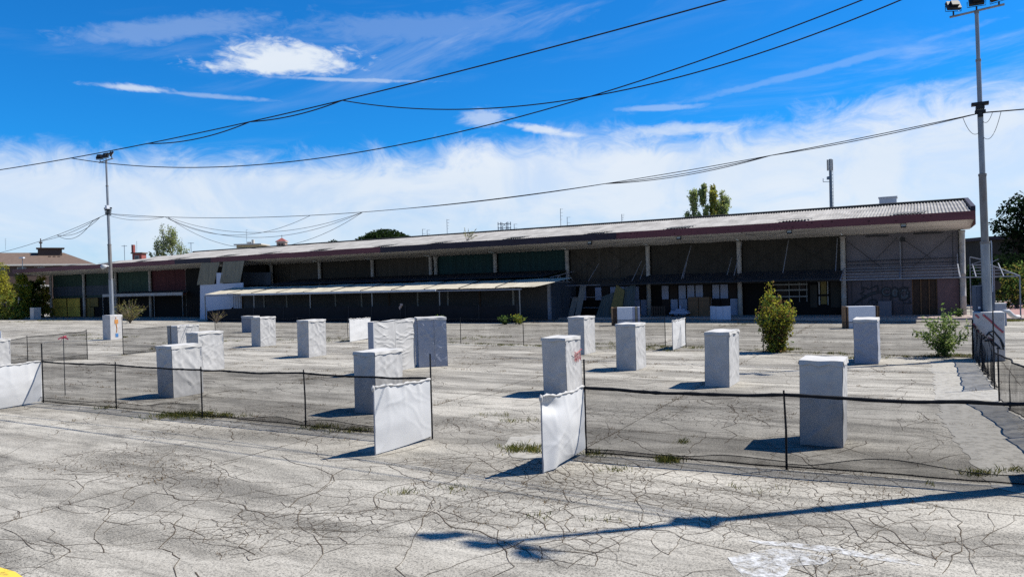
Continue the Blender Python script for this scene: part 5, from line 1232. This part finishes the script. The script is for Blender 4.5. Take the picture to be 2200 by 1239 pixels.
def spire_tree(nm, base, label, cat, spires, n, size, mats, seed, group=None, twigs=True):
    rnd = random.Random(seed); th = thing(nm, (base.x, base.y, 0), label, cat, group); tk = MB(); lf = MB()
    tk.tube([Vector((0,0,0)), Vector((0,0,spires[0][2]*.35))], [.4, .28], 8)
    for (dx, z0, z1, r_) in spires:
        tk.tube([Vector((0,0,z0*.6)), Vector((dx*.7,0,z0+(z1-z0)*.15)), Vector((dx,0,z1*.97))], [.16,.10,.02], 5)
        m_ = int(n*(z1-z0)*r_/sum((s_[2]-s_[1])*s_[3] for s_ in spires))
        for b_ in range(int(14*r_)+8):
            t0 = rnd.uniform(.0,.8); an = rnd.random()*6.28; zz_ = z0+(z1-z0)*t0; rr_ = r_*math.sin(math.pi*min(1,.12+.88*(t0+.12)))**.7
            a_ = Vector((dx*(.7+.3*t0), 0, zz_)); tip = a_+Vector((math.cos(an)*rr_*.85, math.sin(an)*rr_*.85, (z1-z0)*rnd.uniform(.12,.2)))
            tk.tube([a_, a_.lerp(tip,.5)+Vector((0,0,-.1)), tip], [.05,.03,.012], 4)
            for _ in range(m_//(int(14*r_)+8)):
                p = a_.lerp(tip, rnd.uniform(.15,1.1)) + Vector((rnd.gauss(0,.16), rnd.gauss(0,.16), rnd.gauss(0,.2)))*r_
                leaves(lf, rnd, p, size, len(mats))
    tk.build('trunk', MT['bark'], th); lf.build('crown', [MT[x] for x in mats], th); return th
# four upright poplars behind the hall
for i, (px, top, r_, sd) in enumerate(((1489,398,1.55,1), (1511,393,1.25,2), (1532,398,1.6,3), (1555,405,1.7,4))):
    D = 112; b_ = P(px, 470, D); zt = P(px, top, D).z
    spire_tree('poplar_tree', Vector((b_.x, D, 0)), ['leftmost of the four upright poplars behind the roof', 'tallest and slimmest of the four upright poplars behind the roof', 'yellowest of the four upright poplars, third from left', 'rightmost of the four upright poplars behind the roof'][i], 'tree',
               [(0, 3, zt, r_*.8)] + ([(-1.1, 3, zt*.72, .6)] if i == 0 else [(1.0, 3, zt*.74, .6)] if i == 3 else []), 8000, .21, ['leaf_poplar','leaf_poplar2','leaf_poplar'] if i != 2 else ['leaf_yellow','leaf_olive','leaf_poplar'], 50+sd, 'poplars behind the hall')
D = 150; b_ = P(365, 540, D); zt = P(352, 470, D).z
spire_tree('budding_poplar', Vector((b_.x, D, 0)), 'broad half bare budding poplar above the left end of the roof', 'tree',
           [(-1.5,4,zt-.3,1.7), (.6,4,zt-1.5,1.9), (2.6,4,zt-3.6,1.8), (-3.1,4,zt-3.8,1.4), (4.2,4,zt-5.6,1.5), (-4.0,4,zt-6.5,1.1)], 8000, .20, ['leaf_poplar2','leaf_poplar','leaf_grey'], 61)
# stone pines
D = 125
for px, top, wpx, lb, sd in ((827,492,62,'large rounded pine crown showing above the hall roof',1), (716,515,24,'small pine crown left of the large one above the roof',2)):
    b_ = P(px, 520, D); zt = P(px, top, D).z; rx = wpx/FOC*D
    bl_ = [((0,0,zt-1.6),(rx*.75,rx*.7,1.6)), ((-rx*.55,0,zt-2.2),(rx*.5,rx*.5,1.3)), ((rx*.55,0,zt-2.3),(rx*.52,rx*.5,1.35)), ((rx*.1,-rx*.4,zt-2.1),(rx*.6,rx*.4,1.3))]
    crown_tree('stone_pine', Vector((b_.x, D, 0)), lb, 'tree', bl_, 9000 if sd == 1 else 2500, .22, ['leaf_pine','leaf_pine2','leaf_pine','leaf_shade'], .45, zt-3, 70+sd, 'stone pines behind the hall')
D = 66; b_ = P(2185, 650, D)
bl_ = []; rnd = random.Random(9)
for (px, py, rpx) in ((2185,455,38),(2215,440,45),(2160,490,32),(2150,482,22),(2200,510,45),(2225,560,50),(2190,560,34),(2240,480,50),(2205,610,40),(2170,530,20)):
    c = P(px, py, D); r_ = rpx/FOC*D; bl_.append(((c.x-b_.x, rnd.uniform(-.8,.8), c.z), (r_, r_*1.1, r_*.8)))
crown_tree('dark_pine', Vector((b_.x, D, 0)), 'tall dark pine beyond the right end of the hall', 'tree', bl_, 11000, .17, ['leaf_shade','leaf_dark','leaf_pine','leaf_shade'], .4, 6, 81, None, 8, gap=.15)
# bright little trees seen past the right corner
for px, top, lb, sd, mats in ((2090,528,'small yellow green tree seen past the right corner of the hall',1,['leaf_yellow','leaf_green','leaf_olive']), (2185,560,'brownish green bush beneath the dark pine',2,['leaf_olive','leaf_green','leaf_dark'])):
    D = 82 if sd == 1 else 58; b_ = P(px, 640, D); zt = P(px, top, D).z
    crown_tree('small_tree', Vector((b_.x, D, 0)), lb, 'tree', [((0,0,zt-1.6),(1.5,1.3,1.6)), ((-.9,0,zt-2.6),(1.1,1,1.2)), ((.9,0,zt-2.8),(1.2,1,1.3))], 2200, .13, mats, .12, zt-2.2, 90+sd, None, 5, gap=.2)
# cypress like shrub by the corner
b_ = P(2083, 650, 66); plant('conifer_shrub', Vector((b_.x, 66, 0)), 'dark conifer shrub just right of the corner column', 'shrub', 30, 60, .16, ['leaf_green','leaf_dark','leaf_pine2'], 1.1, 4.2, 95, None, .02, .05, .25)
# left wood edge
rnd = random.Random(14)
for i, (px, py, top, wpx, mats, lb) in enumerate((
    (10, 690, 560, 34, ['leaf_olive','leaf_yellow','leaf_yellow'], 'tall yellow green tree at the left picture edge'),
    (48, 690, 590, 26, ['leaf_yellow','leaf_yellow','leaf_green'], 'bright yellow tree left of the dark evergreen'),
    (66, 690, 602, 22, ['leaf_dark','leaf_green','leaf_dark'], 'dark evergreen bush behind the small distant white box'),
    (93, 688, 592, 20, ['leaf_olive','leaf_yellow','leaf_olive'], 'olive brown tree touching the left end of the hall'),
    (28, 690, 622, 26, ['leaf_olive','leaf_yellow','leaf_green'], 'low olive bush in front of the left trees'),
    (-40, 690, 540, 50, ['leaf_yellow','leaf_green','leaf_grey'], 'tree mostly outside the left picture edge'))):
    D = 99+i*1.7 if i != 4 else 97
    b_ = P(px, py, D); zt = P(px, top, D).z; rx = wpx/FOC*D
    bl_ = []
    for k in range(13):
        a_ = rnd.uniform(-1, 1); hz = rnd.uniform(.06, .95); ww = 1-.5*hz
        bl_.append(((a_*rx*.7*ww, rnd.uniform(-1,1)*rx*.5, zt*hz), (rx*.5*rnd.uniform(.7,1.1), rx*.5, zt*.14*rnd.uniform(.8,1.3))))
    for k in range(3): bl_.append(((rnd.uniform(-1,1)*rx*.8, 0, zt*.12), (rx*.5, rx*.5, zt*.12)))
    bl_.append(((0,0,zt*.85),(rx*.4,rx*.4,zt*.14)))
    crown_tree('roadside_tree', Vector((b_.x, D, 0)), lb, 'tree', bl_, 6500, .15, mats, .14, zt*.5, 120+i, 'trees left of the hall', 6, gap=.10)

# ================================================================== FAR BUILDINGS
def win(mb_parent, x, y, z, w, h, nm='window'):
    f_ = MB(); f_.box(x-w/2-.08, x+w/2+.08, y-.05, y+.02, z-.08, z+h+.08); fo = f_.build(nm, MT['pale_trim'], mb_parent)
    g_ = MB(); g_.box(x-w/2, x+w/2, y-.09, y-.053, z, z+h); g_.build('pane', MT['glass'], fo)
D = 165; e_ = P(205, 566, D); r0 = P(60, 545, D); xl, xr_ = P(-160, 566, D).x, e_.x
ez, rz_ = e_.z, P(100, 546, D+7).z
bb = thing('brick_building', (xr_, D, 0), 'brown brick apartment block with hipped tiled roof beyond the left trees', 'building', None, R(33)); wd = (xr_-xl)*1.1; PX_ = lambda px_, py_, dd_: (P(px_, py_, dd_).x-xr_)*1.13
q = MB(); q.box(-wd, -1.2, .6, 14, 0, ez-.35); q.build('wall', MT['brick'], bb)
q = MB(); q.box(-wd-.5, 0, 0, 15, ez-.35, ez); q.build('cornice', MT['pale_trim'], bb)
q = MB(); rx0 = PX_(155,546,D)
q.add([(-wd-.3,0.2,ez),(-.2,.2,ez),(-.2,14.5,ez),(-wd-.3,14.5,ez),(-wd+7,7.3,rz_),(rx0,7.3,rz_)], [(0,1,5,4),(1,2,5),(2,3,4,5),(3,0,4)]); q.build('roof', MT['tile'], bb)
for fl in range(3):
    z = ez-2.1-fl*3.1
    if z < 0: break
    for k in range(11):
        x = -3.2-k*3.6
        if x < -wd+2: break
        if k % 3 == 2 and fl > 0:
            q = MB(); q.box(x-1.6, x+1.6, -.9, .58, z-.5, z+.55); bo = q.build('balcony', MT['pale_trim'], bb)
        win(bb, x, .58, z, 1.5 if k % 2 else 1.1, 1.35)
for px0, px1, top, cw in ((113,152,532,(116,120)),(-20,24,537,(16,23))):
    a_ = PX_(px0,546,D); b_ = PX_(px1,546,D); zt = P(px1, top+5, D+7).z
    q = MB(); q.box(a_, b_, 5.4, 9, rz_-1.2, zt); dm = q.build('roof_dormer', MT['brick'], bb)
    q = MB(); q.box(a_-.3, b_+.5, 5.0, 9.4, zt, zt+.22); q.build('dormer_slab', MT['wood_dark'], dm)
    c0x, c1x = PX_(cw[0],540,D), PX_(cw[1],540,D); ct = P(cw[0], 523, D+7).z
    q = MB(); q.box(c0x+.1, c1x-.1, 6, 6.8, rz_-.5, ct-.4); q.box(c0x-.1, c1x+.1, 5.9, 7, ct-.38, ct-.1); q.tube([((c0x+c1x)/2,6.4,ct-.1),((c0x+c1x)/2,6.4,ct+.7)], .12); q.build('chimney', MT['brick'], bb)
q = MB()
for k in range(3): q.box(-9+k*.9, -8.5+k*.9, 4.5, 5.1, rz_-2.6, rz_-.9)
q.build('chimney_row', MT['wood_dark'], bb)

def block_tower(nm, px0, px1, top, D, label, cat, mat, extra):
    a_, b_ = P(px0, top, D), P(px1, top, D); th = thing(nm, ((a_.x+b_.x)/2, D, 0), label, cat); w = b_.x-a_.x
    q = MB(); q.box(-w/2, w/2, 0, w, 0, a_.z); q.build('wall', mat, th); extra(th, w, a_.z); return th
def red_x(th, w, z):
    q = MB(); q.box(-w*.62, w*.62, -w*.1, w*1.1, z, z+.25); q.build('roof_slab', MT['tile'], th)
    q = MB(); q.box(-w*.62, -w*.40, .2, 1.0, z+.25, z+2.0); q.build('chimney', MT['red_render'], th)
    win(th, 0, -.02, z-1.3, .8, .8)
block_tower('red_rooftop_tower', 284, 304, 545, 160, 'small dull red rooftop tower beyond the left end of the hall', 'building', MT['red_render'], red_x)
def cream_x(th, w, z):
    q = MB(); q.box(-w*.58, w*.62, -.6, w+.4, z, z+.28); q.build('roof_slab', MT['pale_trim'], th)
    for x in (-w*.3, 0.1, w*.3): win(th, x, -.02, z-1.5, 1.0, .8)
    q = MB(); q.box(w*.1, w*.1+.5, 1, 1.6, z+.28, z+1.3); q.box(-w*.1, w*.05, 1, 1.6, z+.28, z+.8); q.build('vent', MT['pale_trim'], th)
block_tower('cream_rooftop', 508, 557, 527, 170, 'cream rooftop block with an overhanging slab above the hall roof', 'building', MT['cream'], cream_x)
def camp_x(th, w, z):
    for k in range(2):
        q = MB(); q.box(-w*.28+k*w*.34, -w*.05+k*w*.34, -.06, -.003, z-1.9, z-.5); q.build('belfry_opening', MT['void'], th)
    q = MB(); q.box(-w*.62, w*.62, -w*.12, w*1.12, z, z+.2); q.build('cornice', MT['pale_trim'], th)
    q = MB(); q.add([(-w*.6,-w*.1,z+.2),(w*.6,-w*.1,z+.2),(w*.6,w*1.1,z+.2),(-w*.6,w*1.1,z+.2),(0,w/2,z+1.25)], [(0,1,4),(1,2,4),(2,3,4),(3,0,4)]); q.build('tiled_roof', MT['red_render'], th)
    q = MB(); q.tube([(0,w/2,z+1.2),(0,w/2,z+2.0)], .06); q.build('cross', MT['wire'], th)
block_tower('bell_tower', 594, 612, 520, 200, 'small bell tower with a red tiled cap above the hall roof', 'tower', MT['tower'], camp_x)
# dark backdrop hedge wall at right, behind the pergola
a_ = P(2128, 508, 74); th = thing('dark_building', (a_.x, 74, 0), 'dark flat roofed building in shade under the pine at right', 'building')
q = MB(); q.box(-.1, 26, 0, 8, 0, a_.z-.35); q.build('wall', MT['dark_grey'], th)
q = MB(); q.box(-.5, 26.4, -.4, 8.4, a_.z-.35, a_.z); q.build('roof_slab', MT['fascia_dark'], th)
for k in range(5): win(th, 2.5+k*4.2, -.02, 1.2, 1.4, 1.3)
rnd = random.Random(77); hd = thing('ivy_hedge', (P(2150,650,60).x, 60, 0), 'dark overgrown hedge before the shaded building at right', 'hedge'); lf = MB(); st_ = MB()
for i in range(5200):
    x = rnd.uniform(-1.2, 14); hmax = 4.4+1.2*noise.noise(Vector((x*.5,3,1))); leaves(lf, rnd, Vector((x, rnd.uniform(-.8,.8), hmax*rnd.random()**.8)), .16, 3)
for i in range(14): st_.tube([(i*1.0-.8,0,0),(i*1.0-.7,.1,3.4)], [.07,.03], 5)
st_.build('stem', MT['bark'], hd); lf.build('foliage', [MT['leaf_shade'],MT['leaf_dark'],MT['leaf_shade']], hd)
# road sign by the pergola, seen from behind
sg = G(2137, 668); th = thing('road_sign', (sg.x, sg.y, 0), 'grey back of a double round road sign behind the pergola', 'sign')
m_ = MB(); m_.tube([(0,0,0),(0,0,3.3)], .05, 8); m_.build('pole', MT['tubes'], th)
for z in (2.9, 1.95):
    m_ = MB(); m_.tube([(.22,.06,z),(.22,.085,z)], .36, 18); m_.build('sign_disc', MT['dark_grey'], th)

# ================================================================== MASTS AND AERIALS
D = 125; b_ = P(1786, 447, D); zt = P(1785, 342, D).z
th = thing('telecom_mast', (b_.x, D, 0), 'tall grey telecom mast with antennas behind the hall', 'mast')
m_ = MB(); m_.tube([(0,0,0),(0,0,zt)], [.36,.22], 10); m_.build('mast_tube', MT['mast'], th)
for k in range(3):
    an = k*2.1+.4; m_ = MB(); m_.obox((.42*math.cos(an),.42*math.sin(an),zt-1.0), Vector((.13,0,0)), Vector((0,.08,0)), Vector((0,0,.95))); m_.build('panel_antenna', MT['pale_trim'], th)
m_ = MB(); m_.tube([(-1.3,0,zt-3.9),(.2,0,zt-3.9)], .05); m_.tube([(-1.3,0,zt-3.9),(-1.3,0,zt-3.3)], .05); m_.box(-.55,-.1,-.3,.3,zt-3.5,zt-3.0); m_.build('side_bracket', MT['mast'], th)
m_ = MB()
for k in range(int(zt*1.6)): m_.box(.2, .42, -.06, .06, 1+k*.6, 1.06+k*.6)
m_.tube([(.42,0,1),(.42,0,zt-2)], .03); m_.build('ladder', MT['mast'], th)
# white unit on the roof ridge
w_ = FP(1889,440,6.5); w2 = FP(1926,424,6.5)
th = thing('roof_unit', tuple(HW(w_.x, 6.5, 7.85)), 'pale grey box unit standing on the roof ridge near the right', 'unit', None, ANG)
m_ = MB(); m_.box(0, w2.x-w_.x, 0, 1.2, 0, w2.z-7.85); m_.build('casing', MT['gutter'], th)
m_ = MB(); m_.box(-.06, w2.x-w_.x+.06, -.06, 1.26, w2.z-7.84, w2.z-7.74); m_.build('lid', MT['horn'], th)
def aerial(px, py_base, py_top, label, D=None, kind=0):
    if D is None:
        b_ = FP(px, py_base, RIDGE_Y+.3); base = HW(b_.x, RIDGE_Y+.3, roof_z(RIDGE_Y+.3)-.05); t_ = FP(px, py_top, RIDGE_Y+.3).z - base.z
    else:
        q_ = P(px, py_base, D); base = Vector((q_.x, D, q_.z)); t_ = P(px, py_top, D).z - base.z
    th = thing('roof_aerial', tuple(base), label, 'aerial', 'aerials on the rooftops'); s_ = max(.6, t_/4.5)
    m_ = MB(); m_.tube([(0,0,0),(0,0,t_)], .022*s_+.012, 5); m_.build('mast', MT['mast'], th)
    for k in range(4 if kind == 0 else 2):
        z = t_*(.97-.17*k if kind == 0 else .97-.5*k); m_ = MB()
        ln = (.42-.06*k)*s_ if kind == 0 else .5*s_
        m_.tube([(0,0,z),(ln,.1,z)], .016*s_+.006, 4)
        for j in range(3): m_.tube([(ln*(j+1)/3,-.15*s_,z),(ln*(j+1)/3,.2*s_,z)], .01*s_+.004, 4)
        m_.build('crossbar', MT['mast'], th)
for a_ in [(961,507,471,'thin roof aerial left of the lattice mast'), (1205,489,448,'tallest roof aerial in the middle of the ridge'), (1219,487,466,'short hooked aerial right of the tallest one',None,1), (1336,478,460,'small lone aerial on the ridge left of the poplars'),
           (1105,496,481,'short aerial just right of the lattice mast',None,1), (908,511,492,'thin faint aerial beside the large pine crown',None,1), (918,511,494,'thinnest aerial, second beside the large pine crown',None,1)]: aerial(*a_)
for a_ in [(530,529,493,'aerial on the cream rooftop block',171), (294,545,518,'aerial on the red rooftop tower',161), (12,537,512,'left aerial on the brick building',173), (411,548,521,'single aerial right of the budding poplar',118,1),(268,560,526,'thin aerial left of the red rooftop tower',118,1)]:
    p_ = list(a_)
    if p_[4] == 118:
        b_ = FP(p_[0], p_[1]+2, RIDGE_Y+.2); base = HW(b_.x, RIDGE_Y+.2, min(roof_z(RIDGE_Y+.2), EZ+max(0,(b_.x+97.5))*.125)-.05); t_ = FP(p_[0], p_[2], RIDGE_Y+.2).z-base.z
        th = thing('roof_aerial', tuple(base), p_[3], 'aerial', 'aerials on the rooftops'); m_ = MB(); m_.tube([(0,0,0),(0,0,t_)], .035, 5); m_.tube([(-.4,0,t_*.95),(.4,0,t_*.95)], .03, 4); m_.build('mast', MT['mast'], th)
    else: aerial(*p_)
D = 140; b_ = P(1084, 500, D); zt = P(1084, 478, D).z
th = thing('lattice_mast', (b_.x, D, 0), 'lattice telecom mast top showing above the middle of the roof', 'mast'); m_ = MB()
for x, y in ((-.5,-.5),(.5,-.5),(.5,.5),(-.5,.5)): m_.tube([(x*1.3,y*1.3,0),(x*.9,y*.9,zt)], .07, 5)
for k in range(14):
    z = zt*k/14; z1 = zt*(k+1)/14; m_.tube([(-.55,-.5,z),(.55,-.5,z1)], .04, 4); m_.tube([(.55,-.5,z),(-.55,-.5,z1)], .04, 4)
m_.build('lattice', MT['mast'], th)
for z in (zt-.3, zt-1.1):
    m_ = MB(); m_.tube([(-1.2,-.5,z),(1.2,-.5,z)], .06)
    for x in (-1.2,-.7,.7,1.2): m_.tube([(x,-.5,z-.35),(x,-.5,z+.35)], .09)
    m_.build('antenna_arm', MT['mast'], th)
# street lamp in front of the brick building
D = 120; b_ = P(48, 560, D); th = thing('street_lamp', (b_.x, D, 0), 'slim street lamp before the brick building at left', 'street lamp'); zt = P(48, 555, D).z
m_ = MB(); m_.tube([(0,0,0),(0,0,zt)], [.08,.05], 6); m_.build('pole', MT['mast'], th); m_ = MB(); m_.obox((0,-.1,zt+.1), Vector((.35,0,0)), Vector((0,.25,0)), Vector((0,0,.1))); m_.build('lamp_head', MT['white_board'], th)
